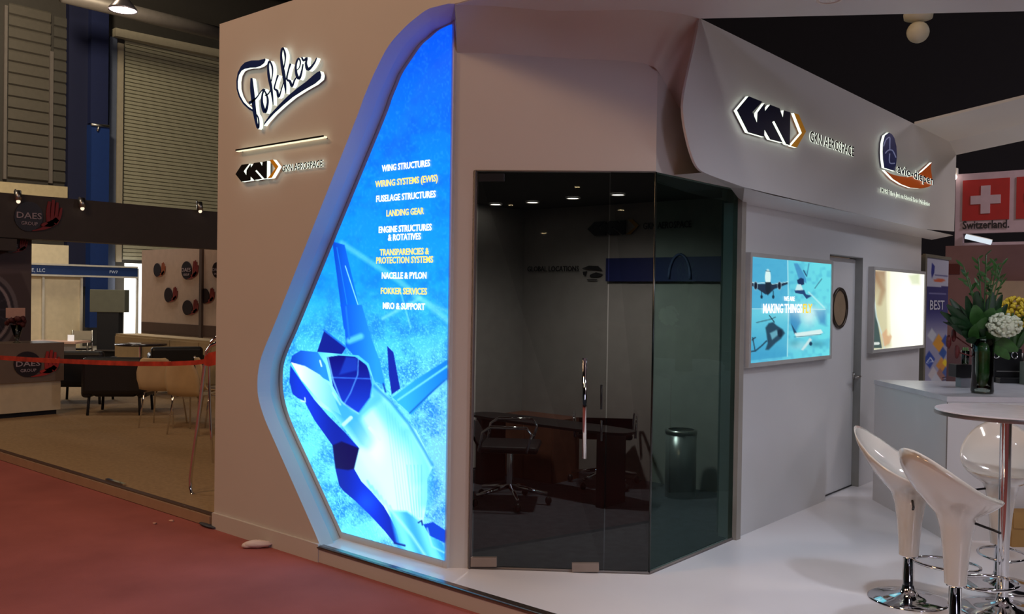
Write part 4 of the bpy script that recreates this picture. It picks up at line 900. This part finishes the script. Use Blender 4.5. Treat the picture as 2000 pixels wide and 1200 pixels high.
bk = MB().box((4, 22, 5.9), (62, .2, 12)); struct(build('wall_hall_back', bk, mat('dark_hall_cladding', (24, 22, 30), .9)), 'dark back wall of the hall')

# =================================================================== MEETING ROOM FURNITURE (behind smoked glass)
def onw(x, y, o=.03): return ony(x, y, YR-o)
gI = thing('wall_logo', 'black and amber logo with lettering on the meeting room back wall, seen through glass', 'logo', onw(1250, 470))
a0 = onw(1147, 447); a1 = onw(1221, 447); zt3 = onw(1185, 432)[2]; zb3 = onw(1185, 460)[2]
gkn(gI, lambda u, v: np.array([a0[0]+(a1[0]-a0[0])*u, YR-.03, zb3+(zt3-zb3)*v]), (0, .012, 0), M_ink, M_ink)
letters(gI, 'GKN AEROSPACE', (1256, 447), (1350, 445), (1256, 434), (0, -1, 0), .006, M_ink, M_ink, lambda x, y: onw(x, y), .01)
bp2 = thing('wall_panel', 'long navy blue panel on the meeting room back wall, seen through glass', 'panel', onw(1300, 548, .04))
a = onw(1184, 505, .04); b = onw(1423, 550, .04); build('board', MB().box(((a[0]+b[0])/2, YR-.035, (a[2]+b[2])/2), (b[0]-a[0], .02, a[2]-b[2])), mat('navy_board', (20, 30, 84), .5), bp2)
c = MB(); r_ = onw(1327, 545, .05); c.tube([(r_[0]+.10*math.cos(t), YR-.05, r_[2]+.2*math.sin(t)) for t in np.linspace(0, PI, 16)], .012, 6); build('arch_print', c, mat('grey_blue_print', (80, 90, 130), .6), bp2)
mpn = thing('wall_map', 'grey world map with location lettering on the meeting room wall, seen through glass', 'map', onw(1110, 550))
letters(mpn, 'GLOBAL LOCATIONS', (1030, 531), (1130, 529), (1030, 521), (0, -1, 0), .004, mat('map_ink', (30, 28, 30), .6), M_ink, lambda x, y: onw(x, y), .01)
mm = MB()
for pts in ([(1136, 525), (1150, 519), (1168, 520), (1176, 528), (1160, 527)], [(1138, 531), (1146, 530), (1143, 539), (1139, 537)], [(1152, 537), (1164, 532), (1178, 536), (1166, 541), (1152, 541)], [(1146, 546), (1166, 546), (1164, 548), (1147, 548)]): mm.prism([onw(*p) for p in pts], (0, .006, 0))
build('continents', mm, mat('map_ink', (30, 28, 30), .6), mpn)
tb_ = thing('conference_table', 'dark meeting table behind the glass doors', 'table', (-4.42, 5.67, .005), 0)
tm = MB(); tm.add([(0, 0, 0)]*0, []); tm.prism([(.78*math.copysign(abs(math.cos(t))**.6, math.cos(t)), .17*math.copysign(abs(math.sin(t))**.6, math.sin(t)), .56) for t in np.linspace(0, 2*PI, 36, endpoint=False)], (0, 0, -.02))
build('table_top', tm, mat('dark_glass_top', (20, 22, 26), .4), tb_, False)
for s in (-.6, .6): build('leg', MB().box((s, 0, .27), (.06, .3, .54)), mat('dark_grey_metal', (50, 50, 54), .4, .6), tb_, False)
def office_chair():
    t = thing('office_chair', 'black office chair', 'office chair', (0, 0, 0))
    build('seat', MB().box((0, 0, .43), (.44, .44, .05)), M_black, t, False, bevel=.02)
    bm = MB(); P1 = [(-.20-.02*k, -.21, .45+.035*k) for k in range(5)]; P2 = [(x, .21, z) for x, y, z in P1]; bm.loft(P1, P2); bm.loft([(x-.02, y, z) for x, y, z in P2], [(x-.02, y, z) for x, y, z in P1]); build('backrest', bm, M_black, t, False)
    for s in (-1, 1):
        build('armrest', MB().tube([(-.2, s*.24, .42), (-.18, s*.25, .56), (-.12, s*.255, .60), (.14, s*.255, .60), (.18, s*.25, .55), (.14, s*.24, .42)], .012, 8), M_chrome, t, False)
    build('gas_column', MB().lathe([(.025, .41), (.025, .12)], seg=14), M_chrome, t, False)
    sp = MB()
    for k in range(5): a = 2*PI*k/5; sp.tube([(.02*math.cos(a), .02*math.sin(a), .13), (.28*math.cos(a), .28*math.sin(a), .085)], .015, 8, rad=[.02, .012])
    sbo = build('star_base', sp, M_chrome, t, False)
    for k in range(5):
        a = 2*PI*k/5; c = build('caster', MB().blob((.29*math.cos(a), .29*math.sin(a), .034), .032, 10, 8, squash=(.8, .8, 1)), M_blackpl, sbo, False)
    return t
oc = office_chair(); oc['group'] = 'office chairs'
q = onz(995, 985); oc.location = (q[0], q[1], .005); oc.rotation_euler = (0, 0, .6); oc['label'] = 'black office chair at the left behind the glass door'
c = copy_tree(oc); q = onz(1168, 952); c.location = (q[0], q[1]+.08, .005); c.rotation_euler = (0, 0, 2.2); c['label'] = 'black office chair on a chrome star base behind the door handle'
q = onz(1060, 945); cab = thing('cabinet', 'brown wooden low cabinet seen between the office chairs through the glass', 'cabinet', (q[0]-.22, q[1]+.20, .005))
build('body', MB().box((0, 0, .26), (.62, .36, .52)), mat('brown_wood', (110, 72, 56), .5, var=.15), cab, False)
cdo = build('door', MB().box((-.15, -.185, .26), (.29, .012, .49)), mat('brown_wood_door', (118, 78, 60), .5, var=.15), cab, False); build('door', MB().box((.15, -.185, .26), (.29, .012, .49)), MATS['brown_wood_door'], cab, False)
q = onz(1372, 985); bn = thing('waste_bin', 'grey cylindrical waste bin seen through the green side pane', 'bin', (q[0]-.25, q[1]+.1, .005))
build('drum', MB().lathe([(0, 0), (.12, 0), (.12, .50), (0, .50)], seg=24), mat('bin_grey', (150, 150, 150), .3, .6), bn, False); build('rim', MB().lathe([(.12, .50), (.123, .49), (.123, .52), (.10, .525)], seg=24), M_alu, bn, False)

# =================================================================== NEIGHBOURING STAND ON THE LEFT
ZD = -.02
pd = MB().prism([(-24, YA+.004, ZD), (-5.665, YA+.004, ZD), (-5.665, 9.6, ZD), (-24, 9.6, ZD)], (0, 0, -.074)); struct(build('floor_neighbour', pd, M_beige), 'beige carpet floor of the neighbouring stand')
e = MB(); e.box((-14.8, YA-.004, -.055), (18.2, .014, .07)); struct(build('trim_9', e, mat('beige_edge', (170, 140, 115), .5)), 'pale edge board of the neighbouring raised floor')
e = MB(); e.box((-14.8, YA+.03, ZD+.003), (18.2, .05, .008)); struct(build('trim_10', e, mat('brown_edge_trim', (96, 72, 58), .4, .3)), 'dark edge trim on the neighbouring raised floor')
a = ony(202, 938, YA+.04); b = ony(236, 949, YA+.04); t_ = MB().box(((a[0]+b[0])/2, YA+.07, ZD+.012), (b[0]-a[0], .03, .014)); tag(build('metal_strip', t_, M_chrome), 'short shiny metal strip on the edge of the beige floor', 'metal strip')
def hand(f, th, mb=None):
    mb = mb or MB()
    for s in ([(712, 600, 50), (705, 480, 46), (712, 380, 40), (728, 285, 30)], [(760, 600, 50), (768, 460, 44), (775, 350, 40), (788, 262, 30)], [(800, 600, 50), (825, 480, 42), (835, 380, 38), (842, 300, 28)], [(815, 610, 46), (865, 530, 38), (885, 460, 34), (898, 380, 24)], [(840, 540, 60), (760, 610, 80), (650, 625, 50), (610, 640, 30)], [(780, 590, 80), (700, 650, 60), (600, 690, 30), (470, 715, 8)]): ribbon_mb(mb, s, f, th)
    return mb
def daes(par, c, sx, sy, f, back, red=None, txt=True, nrm=(1, 0, 0)):
    """c = centre px, sx/sy px radius of the disc; f maps px -> wall point"""
    red = red or mat('logo_red', (128, 24, 26), .5)
    disc = [f(c[0]+sx*math.cos(t), c[1]+sy*math.sin(t)) for t in np.linspace(0, 2*PI, 28, endpoint=False)]
    dsc = build('logo_disc', MB().prism(disc, back), mat('logo_dark', (24, 12, 26), .4), par)
    k = sx/28.; ky = sy/29.
    fh = lambda x, y: f(c[0]+(x-420)*.1333*k, c[1]+(y-505)*.1333*ky)-np.array(back)*.3
    build('logo_hand', hand(fh, back), [red, red], par)
    if txt:
        tm_ = mat('logo_white', (165, 150, 160), .5)
        for s, x0, x1, y0, h in (('DAES', -24, 25, 3, 12), ('GROUP', -15, 17, 16, 7)):
            a = f(c[0]+x0*k, c[1]+y0*ky); b = f(c[0]+x1*k, c[1]+(y0+2)*ky); a[2] = b[2] = (a[2]+b[2])/2; up = np.linalg.norm(f(c[0], c[1])-f(c[0], c[1]-10))/10*h*ky
            o_ = -np.array(back)*.4; build('lettering', text_mb(MB(), s, a+o_, b+o_, (0, 0, up), nrm, .003, .01), tm_, dsc)
# header beam
XH = -12.9
zt4 = onx(134, 388, XH)[2]; zb4 = onx(100, 469, XH)[2]
hdr = thing('header_beam', 'dark grey header beam with round logo and red hand over the neighbouring stand', 'header', (XH, 5.6, zb4))
build('beam', MB().box((XH-.15, 5.85, (zt4+zb4)/2), (.3, 5.3, zt4-zb4)), M_darkhead, hdr)
nz = onx(60, 480, XH)[2]; build('lower_step', MB().box((XH-.15, 3.25+.9, nz-.0), (.28, 1.7, .16)), M_darkhead, hdr)
daes(hdr, (56, 423), 28, 29, lambda x, y: onx(x, y, XH+.02), (-.018, 0, 0))
for (x, y), n in zip(((34, 388), (159, 402), (389, 408)), ('at its left end above the round logo', 'in the middle right of the logo', 'at its right end below the roller shutter')):
    q = onx(x, y, XH+.06); sp = thing('spotlight', 'small silver spotlight on the dark header beam, '+n, 'spotlight', q, 0, 'header spotlights')
    build('housing', MB().tube([(0, 0, .10), (.03, 0, -.03)], .045, 12), M_alu, sp, False); build('lens', MB().blob((.032, 0, -.04), .028, 8, 6), emis('spot_lens_glow', (255, 225, 195), 1.3), sp, False)
    build('arm', MB().tube([(-.07, 0, .12), (0, 0, .06)], .012, 6), M_alu, sp, False)
# dark panel with turbine picture
XP = -13.2
A = Art(150, 60, quadpos(onx(-60, 470, XP)*[0, 1, 0]+[XP, 0, 2.5], onx(62, 470, XP)*[0, 1, 0]+[XP, 0, 2.5], onx(62, 470, XP)*[0, 1, 0]+[XP, 0, ZD], onx(-60, 470, XP)*[0, 1, 0]+[XP, 0, ZD]))
A.base((76, 60, 60)); A.T = (0, 0, 1)
A.poly([(-60, 470), (62, 470), (62, 515), (-60, 520)], (60, 42, 48), .9, 4); A.line([(-60, 530), (62, 525)], 16, (96, 80, 82), .8, 5); A.poly([(40, 530), (62, 530), (62, 585)], (110, 98, 96), .5, 4)
A.oval((-28, 610), 64, 78, (110, 100, 104)); A.oval((-28, 610), 56, 69, (50, 40, 48)); A.oval((-28, 610), 50, 62, (150, 136, 140)); A.oval((-28, 610), 44, 56, (30, 22, 34)); A.oval((-28, 610), 12, 16, (110, 100, 110))
for k in range(16): a = k*PI/8; A.line([(-28+12*math.cos(a), 610+16*math.sin(a)), (-28+43*math.cos(a+.3), 610+54*math.sin(a+.3))], 2, (70, 60, 76), .8)
tp_ = thing('display_wall', 'dark display wall with a turbine picture at the left edge behind the counter', 'display wall', (XP, 4.0, ZD))
A.build('turbine_print', picture('turbine_print', 0, .5), tp_)
yl0 = onx(-60, 470, XP)[1]; yl1 = onx(62, 470, XP)[1]
build('panel', MB().box((XP-.06, (yl0+yl1)/2, 1.25), (.1, yl1-yl0, 2.5)), M_darkhead, tp_)
daes(tp_, (21, 480), 14, 14, lambda x, y: onx(x, y, XP+.02), (-.012, 0, 0))
# counter
XC = -11.7; q = onx(124, 808, XC); zc1 = onx(60, 671, XC)[2]; zc0 = onx(60, 747, XC)[2]
cn2 = thing('information_counter', 'grey and white counter with a round logo at the left edge', 'counter', (XC-.3, 4.3, ZD))
build('upper_body', MB().box((XC-.28, (3.9+q[1])/2, (zc1+zc0)/2), (.56, q[1]-3.9, zc1-zc0)), mat('counter_grey', (112, 96, 84), .5), cn2)
build('lower_body', MB().box((XC-.31, (3.9+q[1])/2, (zc0+.06+ZD)/2), (.54, q[1]-3.94, zc0-.06-ZD)), mat('counter_white', (205, 190, 160), .5), cn2)
build('plinth', MB().box((XC-.32, (3.9+q[1])/2, .03+ZD), (.46, q[1]-4.0, .06)), M_dark, cn2)
daes(cn2, (54, 712), 27, 25, lambda x, y: onx(x, y, XC+.015), (-.012, 0, 0), mat('logo_red2', (170, 40, 36), .5))
q = onx(33, 672, XC-.2); fv = thing('glass_vase', 'small glass vase with dark red flowers and a pale card on the grey counter', 'vase', (XC-.2, q[1], zc1))
build('vase', MB().lathe([(0, 0), (.05, 0), (.02, .02), (.025, .05), (.075, .22), (.07, .22), (.02, .06)], seg=20), m_vg, fv, False)
fl = MB(); 
for i in range(30): fl.blob((random.uniform(-.09, .09), random.uniform(-.09, .09), random.uniform(.2, .32)), .03, 6, 5, jit=.2)
build('flowers', fl, mat('deep_red_flowers', (70, 16, 20), .7), fv, False); build('card', MB().box((.03, -.03, .37), (.01, .22, .12)), mat('pale_card', (200, 160, 145), .6), fv, False)
# white logo wall and cabinet
YP = 8.8
def yp_(x, y, o=0.): return ony(x, y, YP-o)
xa = yp_(276, 600)[0]; xb = -6.2; zp1 = yp_(279, 489)[2]; zcab = yp_(276, 651)[2]
pw_ = thing('logo_wall', 'white partition wall printed with small round logos behind the white chairs', 'partition', ((xa+xb)/2, YP, ZD))
build('panel', MB().box(((xa+xb)/2, YP+.05, zp1/2+ZD/2), (xb-xa, .1, zp1-ZD)), mat('logo_wall_white', (196, 176, 166), .6), pw_)
for x in (395,): a = yp_(x, 600); build('post', MB().box((a[0], YP-.02, zp1/2), (.08, .05, zp1)), mat('grey_violet_post', (92, 78, 76), .6), pw_)
build('dark_band', MB().box(((xa+xb)/2, YP-.006, zcab+.12), (xb-xa-.05, .01, .2)), mat('dark_print_band', (88, 70, 66), .6), pw_)
for i, (x, y, rx_, ry_) in enumerate(((215, 405, 32, 62), (480, 408, 46, 82), (752, 405, 40, 70), (315, 630, 36, 66), (487, 745, 44, 68), (645, 640, 38, 68))):
    daes(pw_, (260+x*.2166, 440+y*.2166), rx_*.2166, ry_*.2166, lambda X, Y: yp_(X, Y, .02), (0, .012, 0), mat('logo_orange_brown', (150, 80, 50), .5) if i == 0 else mat('logo_red3', (124, 40, 40), .5), i in (1, 2), (0, -1, 0))
cb = thing('sideboard', 'long low cream cabinet under the logo wall', 'cabinet', ((xa+xb)/2, YP-.25, ZD))
build('body', MB().box(((xa+xb)/2, YP-.28, (zcab+ZD)/2), (xb-xa, .44, zcab-ZD)), mat('cream_laminate', (180, 160, 130), .5), cb)
xs_ = [xa, yp_(333, 690, .5)[0], yp_(390, 690, .5)[0], xb]
for i in range(3): build('door', MB().box(((xs_[i]+xs_[i+1])/2, YP-.51, (zcab+ZD)/2), (xs_[i+1]-xs_[i]-.03, .02, zcab-ZD-.08)), mat('cream_laminate', (180, 160, 130), .5), cb)
# black armchairs
def armchair():
    t = thing('armchair', 'black armchair', 'armchair', (0, 0, 0))
    build('seat', MB().box((.02, 0, .33), (.62, .52, .2)), M_black, t, False, bevel=.04, seg=3)
    build('backrest', MB().box((-.30, 0, .50), (.16, .74, .46)), M_black, t, False, bevel=.05, seg=3)
    for s in (-1, 1): build('armrest', MB().box((.0, s*.33, .42), (.66, .13, .40)), M_black, t, False, bevel=.05, seg=3)
    for sx in (-.28, .28):
        for sy in (-.3, .3): build('leg', MB().tube([(sx, sy, .24), (sx*1.05, sy*1.05, 0)], .018, 8), M_dark, t, False)
    return t
ac = armchair(); ac['group'] = 'black armchairs'
spots = [((162, 785), 2.4, 'black armchair beside the counter, leftmost of the armchairs'), ((236, 806), 2.4, 'black armchair in the middle, behind the left white chair'), ((342, 768), 2.7, 'black armchair behind the white chairs in front of the cabinet')]
for i, ((x, y), a, n) in enumerate(spots):
    o = ac if i == 0 else copy_tree(ac); q = onz(x, y, ZD); o.location = (q[0], q[1], ZD); o.rotation_euler = (0, 0, a); o['label'] = n
q = onz(275, 747, ZD); rt = thing('round_table', 'low dark round table behind the white chairs', 'table', (q[0], q[1], ZD))
build('table_top', MB().lathe([(0, .66), (.42, .66), (.42, .63), (0, .63)], seg=32), mat('dark_tabletop', (40, 34, 40), .15), rt, False); build('pole', MB().lathe([(.035, .63), (.035, .02)], seg=12), M_chrome, rt, False); build('base_disc', MB().lathe([(.03, .03), (.25, .012), (.25, 0)], seg=24), M_chrome, rt, False)
# white shell chairs
M_shell = mat('cream_shell', (206, 184, 148), .4)
def shell_chair():
    t = thing('shell_chair', 'white shell chair', 'chair', (0, 0, 0)); rows = []
    prof = [(.24, .415, .17), (.20, .435, .20), (.08, .43, .215), (-.06, .42, .215), (-.17, .43, .205), (-.22, .49, .20), (-.235, .56, .215), (-.245, .64, .215), (-.26, .72, .19), (-.275, .79, .155), (-.28, .805, .12)]
    mb = MB(); m_ = 11; v = []
    for x, z, w in prof:
        for k in range(m_): s = -1+2*k/(m_-1); up = .02*s*s if z < .46 else 0; fw = .03*s*s if z > .46 else 0; v.append((x+fw, w*s, z+up))
    n_ = len(prof); f = [(i*m_+k, i*m_+k+1, (i+1)*m_+k+1, (i+1)*m_+k) for i in range(n_-1) for k in range(m_-1)]
    mb.add(v, f, 0, True); o = build('seat_shell', mb, M_shell, t, False); so = o.modifiers.new('thick', 'SOLIDIFY'); so.thickness = .012
    for sx, sy in ((.17, .16), (.17, -.16), (-.15, .16), (-.15, -.16)): build('leg', MB().tube([(sx*.5, sy*.6, .418), (sx*.95, sy, .40), (sx*1.3, sy*1.25, 0)], .010, 8), M_chrome, t, False)
    return t
sc = shell_chair(); sc['group'] = 'white shell chairs'
for i, ((x, y), a, n) in enumerate((((318, 832), 2.25, 'white shell chair nearest the black armchairs, leftmost of the three'), ((378, 846), 2.0, 'white shell chair with its back to the viewer, right beside the left one'), ((428, 830), 1.2, 'white shell chair half hidden behind the tall front wall'))):
    o = sc if i == 0 else copy_tree(sc); q = onz(x, y, ZD); o.location = (q[0], q[1], ZD); o.rotation_euler = (0, 0, a); o['label'] = n
# chrome garment rack and tape
YT = 3.78
rk = thing('chrome_stand', 'bent chrome tube stand holding the red tape beside the tall wall', 'stand', (-6.1, YT, ZD))
pts = [(428, 668), (412, 676), (404, 688), (401, 706), (396, 745), (386, 830), (376, 900), (372, 935), (372, 955), (376, 970), (384, 980), (400, 989), (425, 1000)]
build('tube_frame', MB().tube([ony(x, y, YT) for x, y in pts], .014, 10), M_chrome, rk)
build('tube_frame', MB().tube([ony(x, y, YT+.45) for x, y in [(427, 655), (413, 668), (408, 700), (409, 760), (412, 840), (416, 905)]], .011, 8), M_chrome, rk)
ft2 = MB(); q = ony(412, 990, YT-.02); ft2.tube([q, q+np.array([.10, 0, -.004])], .02, 8); build('foot', ft2, M_alu, rk)
tp = thing('barrier_tape', 'red and white barrier tape stretched across the neighbouring stand', 'barrier tape', ony(200, 710, YT))
tv = [(-40, 696), (0, 699), (60, 703), (130, 706), (200, 709), (270, 711), (330, 711), (380, 709), (402, 706)]
top = [ony(x, y-4.5, YT-.02) for x, y in tv]; bot = [ony(x, y+4.5, YT-.02) for x, y in tv]
m_tape = mat('red_white_tape', (186, 66, 50), .45, var=.35, scale=9)
tm_ = MB().loft(top, bot); o = build('tape_band', tm_, m_tape, tp); so = o.modifiers.new('thick', 'SOLIDIFY'); so.thickness = .002
kn = MB().loft([ony(x, y, YT-.03) for x, y in ((400, 698), (408, 690), (424, 686))], [ony(x, y, YT-.03) for x, y in ((401, 714), (410, 716), (426, 712))]); o = build('tape_knot', kn, m_tape, tp); so = o.modifiers.new('thick', 'SOLIDIFY'); so.thickness = .006
# litter on the red carpet
def czp(x, y): return onz(x, y, -.095)
q = czp(502, 1071); cl = thing('crumpled_tissue', 'crumpled white tissue lying on the red carpet by the front wall', 'tissue', (q[0], q[1], -.094), .85)
tmb = MB(); tmb.blob((0, 0, .026), .034, 18, 12, squash=(2.7, .95, .72), jit=.10); tmb.blob((-.06, .0, .018), .024, 12, 8, squash=(1.6, 1, .7), jit=.1); build('tissue', tmb, mat('tissue_white', (225, 205, 195), .8), cl, False)
q = czp(410, 1029); cv = thing('cable_cover', 'dark flat cable end lying at the foot of the tall wall corner', 'cable', (q[0], q[1]-.02, -.094), -.05)
build('cable', MB().blob((0, 0, .012), .03, 16, 8, squash=(3.6, .9, .35), jit=.04), mat('slate_rubber', (60, 66, 78), .5), cv, False)
for i, (x, y, r_, n) in enumerate(((335, 1019, .02, 'tiny white paper scrap on the red carpet, nearest the wall corner'), (302, 1024, .014, 'tiny white paper scrap on the red carpet, left of the larger scrap'))):
    q = czp(x, y); pc2 = MB().blob((q[0], q[1], -.090), r_, 9, 6, squash=(1.4, .8, .35), jit=.3); tag(build('paper_scrap', pc2, mat('scrap_white', (220, 170, 150), .8)), n, 'paper scrap')

# =================================================================== THE HALL BEHIND THE NEIGHBOURING STAND
XW = -27.0
def rect(x0, x1, y0, y1, X, mb=None, th=.2, ym=None):
    a = onx(x0, (y0+y1)/2, X)[1]; b = onx(x1, (y0+y1)/2, X)[1]; zt_ = onx((x0+x1)/2, y0, X)[2]; zb_ = onx((x0+x1)/2, y1, X)[2]
    return (mb or MB()).box((X-th/2, (a+b)/2, (zt_+zb_)/2), (th, b-a, zt_-zb_)), a, b, zb_, zt_
ww = MB().box((XW-.11, 12, 5.9), (.2, 46, 12)); struct(build('wall_hall', ww, mat('dark_olive_cladding', (52, 48, 44), .9)), 'dark side wall of the hall far behind')
def cladding(name, x0, x1, y0, y1, n, X, m, label):
    _, a, b, z0, z1 = rect(x0, x1, y0, y1, X); mb = MB(); P = []
    h = (z1-z0)/n
    for i in range(n): P += [(X, z0+i*h), (X+.05, z0+i*h+h*.12), (X+.05, z0+i*h+h*.85)]
    P.append((X, z1)); mb.loft([(x, a, z) for x, z in P], [(x, b, z) for x, z in P]); return tag(build(name, mb, m), label, 'wall cladding' if 'clad' in name else 'shutter')
cladding('wall_cladding', 15, 97, 14, 352, 15, XW, mat('olive_sheet', (74, 68, 60), .8), 'wide field of horizontal grey wall sheeting at the far left top')
cladding('wall_cladding', 103, 132, 32, 358, 15, XW, mat('olive_sheet_dark', (62, 58, 52), .8), 'narrow field of dark horizontal sheeting beside the navy column')
rs_ = thing('roller_shutter', 'large ribbed grey roller shutter under the duct', 'shutter', (XW, onx(240, 512, XW)[1], onx(300, 512, XW)[2]))
sh_ = cladding('shutter_curtain', 240, 470, 84, 512, 62, XW, mat('shutter_grey', (150, 146, 126), .7), None)
def under(o, par):
    bpy.context.view_layer.update()
    for k_ in ('label', 'category'):
        if k_ in o: del o[k_]
    o.parent = par; o.location = o.location-par.location; return o
under(sh_, rs_)
def col_(name, x0, x1, y0, y1, X, m, label, cat_, th=.3): mb, *_ = rect(x0, x1, y0, y1, X, th=th); return tag(build(name, mb, m), label, cat_)
col_('steel_post', 8, 14, 10, 350, XW+.09, mat('grey_post', (92, 84, 80), .7), 'thin grey post left of the wide wall sheeting', 'post', .08)
col_('steel_post', 97, 104, 100, 358, XW+.1, mat('grey_post', (92, 84, 80), .7), 'thin dark post between the two fields of wall sheeting', 'post', .08)
col_('steel_post', 212, 226, 72, 715, XW+.1, mat('blue_grey_post', (76, 84, 104), .7), 'blue grey post between the blue column and the shutter frame', 'post', .08)
sfr = col_('side_frame', 229, 240, 84, 512, XW+.15, mat('cream_post', (150, 140, 122), .7), 'x', 'frame'); under(sfr, rs_)
col_('steel_column', 133, 178, -20, 560, XW+.2, M_navyp, 'wide dark navy steel column far behind', 'column')
col_('steel_column', 177, 212, 245, 640, XW+.5, M_blue, 'bright blue lower column under the white joint', 'column')
col_('steel_column', 178, 212, -20, 243, XW+.4, mat('dark_blue_paint', (16, 26, 66), .6), 'dark blue upper column above the white joint', 'column')
jn = MB().tube([onx(178, 243, XW+.53), onx(213, 247, XW+.53)], .04, 6); jn.tube([onx(194, 246, XW+.53), onx(190, 256, XW+.53)], .03, 6); tag(build('joint_rod', jn, M_alu), 'small pale rod across the blue column joint', 'rod')
def beamx(name, p, q, r_, X, m, label, cat_, box=True):
    a = onx(*p, X); b = onx(*q, X)
    if box: mb = MB().prism([a+np.array([0, 0, r_]), b+np.array([0, 0, r_]), b-np.array([0, 0, r_]), a-np.array([0, 0, r_])], (-.25, 0, 0))
    else: mb = MB().tube([a, b], r_, 16)
    return tag(build(name, mb, m), label, cat_)
beamx('crane_rail', (-30, 364), (132, 376), .16, XW+.3, mat('pale_beam', (176, 160, 128), .6), 'pale horizontal beam under the grey wall sheeting', 'beam')
hdr2 = beamx('header_beam', (226, 62), (430, 104), .12, XW+.3, mat('header_pale', (150, 142, 124), .6), 'x', 'beam'); under(hdr2, rs_)
beamx('air_duct', (120, -10), (470, 76), .20, XW+2.0, mat('duct_grey', (130, 122, 116), .5, .3), 'round grey air duct crossing the top left under the roof', 'duct', False)
# bright doorway
mbd, ya_, yb_, zb5, zt5 = rect(238, 276, 515, 712, XW+.3, th=.05)
dw = build('window_3', MB().box((XW+.45, (ya_+yb_)/2, (zt5+zb5)/2), (.04, yb_-ya_, zt5-zb5)), emis('daylight_opening', (255, 250, 240), 3.0)); struct(dw, 'bright daylit doorway under the shutter')
# far white stand with blue banner
XF2 = -22.0
fs = thing('exhibition_booth', 'far white booth with a navy banner beyond the neighbouring stand', 'booth', onx(160, 690, XF2))
mbq, *_ = rect(40, 158, 540, 700, XF2, th=.1); build('back_panel', mbq, mat('warm_white_panel', (214, 200, 170), .6), fs)
mbq, *_ = rect(58, 134, 478, 516, XF2-1.5, th=.1); build('upper_panel', mbq, mat('warm_white_panel', (214, 200, 170), .6), fs)
a = onx(58, 517, XF2+.1); b = onx(269, 523, XF2+.1); zb6 = onx(160, 538, XF2+.1)[2]
build('navy_banner', MB().box((XF2+.05, (a[1]+b[1])/2, (a[2]+zb6)/2), (.1, b[1]-a[1], a[2]-zb6)), mat('navy_banner', (24, 52, 104), .5), fs)
for z in (a[2]+.02, zb6-.02): build('rail', MB().box((XF2+.06, (a[1]+b[1])/2, z), (.12, b[1]-a[1], .04)), mat('white_rail', (200, 196, 186), .5), fs)
for x in (84, 159, 268): q = onx(x, 620, XF2+.05); build('post', MB().box((XF2+.03, q[1], 1.0), (.06, .05, 2.2)), mat('white_rail', (200, 196, 186), .5), fs)
tw_ = mat('pale_banner_text', (170, 180, 200), .5, emit=.1)
for s, x0, x1, y0, h in (('E, LLC', 62, 88, 531, .085), ('FW7', 214, 230, 534, .07)):
    a = onx(x0, y0, XF2+.12); b = onx(x1, y0+.5, XF2+.12); b[2] = a[2]; build('lettering', text_mb(MB(), s, a, b, (0, 0, h), (1, 0, 0), .004, .01), tw_, fs)
# dark kiosk with grey box
q = onz(214, 708, -.11); kp = (q[0], q[1], -.11); dpt = np.dot(np.array(kp)-CP, -RM[:, 2])/F
ks = thing('display_kiosk', 'dark tower with a wide grey box on top in front of the daylit doorway', 'kiosk', kp, math.radians(40.3))
build('tower', MB().box((0, 0, 49*dpt), (42*dpt, 20*dpt, 98*dpt)), M_dark, ks, False); build('box_top', MB().box((-1*dpt, 0, 120*dpt), (68*dpt, 22*dpt, 44*dpt)), mat('green_grey_box', (98, 100, 88), .6), ks, False, bevel=.01)
build('shelf', MB().box((4*dpt, -.05, 24*dpt), (50*dpt, 30*dpt, 2*dpt)), mat('kiosk_edge', (70, 64, 62), .5), ks, False)
# far desk, laptop, folding chair
q = onz(110, 716, -.11); dk = thing('desk', 'long pale desk in the far booth with small things on it', 'desk', (q[0], q[1], -.11), math.radians(40.3)); d3 = np.dot(q-CP, -RM[:, 2])/F
build('desk_top', MB().box((0, 0, 48*d3), (104*d3, .7, .04)), mat('pink_beige_top', (196, 160, 146), .5), dk, False); build('front_panel', MB().box((0, -.3, 23*d3), (100*d3, .03, 46*d3)), mat('pale_blue_grey', (130, 126, 128), .6), dk, False)
q2 = onz(157, 712, -.11); fc = thing('folding_chair', 'far pale chair with thin dark arms beside the long desk', 'chair', (q2[0], q2[1], -.11), .9); d4 = np.dot(q2-CP, -RM[:, 2])/F
build('backrest', MB().box((0, .15, 56*d4), (36*d4, .02, 18*d4)), mat('pale_canvas', (170, 160, 140), .7), fc, False); build('seat', MB().box((0, -.05, 30*d4), (36*d4, .4, .03)), M_dark, fc, False)
fcm = MB()
for s in (-1, 1): fcm.tube([(s*18*d4, .15, 66*d4), (s*18*d4, .15, 0)], .02, 6); fcm.tube([(s*18*d4, -.25, 42*d4), (s*18*d4, -.25, 0)], .02, 6); fcm.tube([(s*18*d4, -.25, 42*d4), (s*18*d4, .15, 44*d4)], .02, 6)
build('chair_frame', fcm, M_alu, fc, False)
q3 = onz(141, 716, -.11); lp = MB().box((q[0]+CR[0]*28*d3, q[1]+CR[1]*28*d3, -.11+56*d3), (12*d3, .02, 12*d3), math.radians(40.3)); tag(build('screen', lp, mat('pale_screen', (235, 235, 235), .4, emit=.5)), 'small bright white screen standing on the far desk', 'screen')
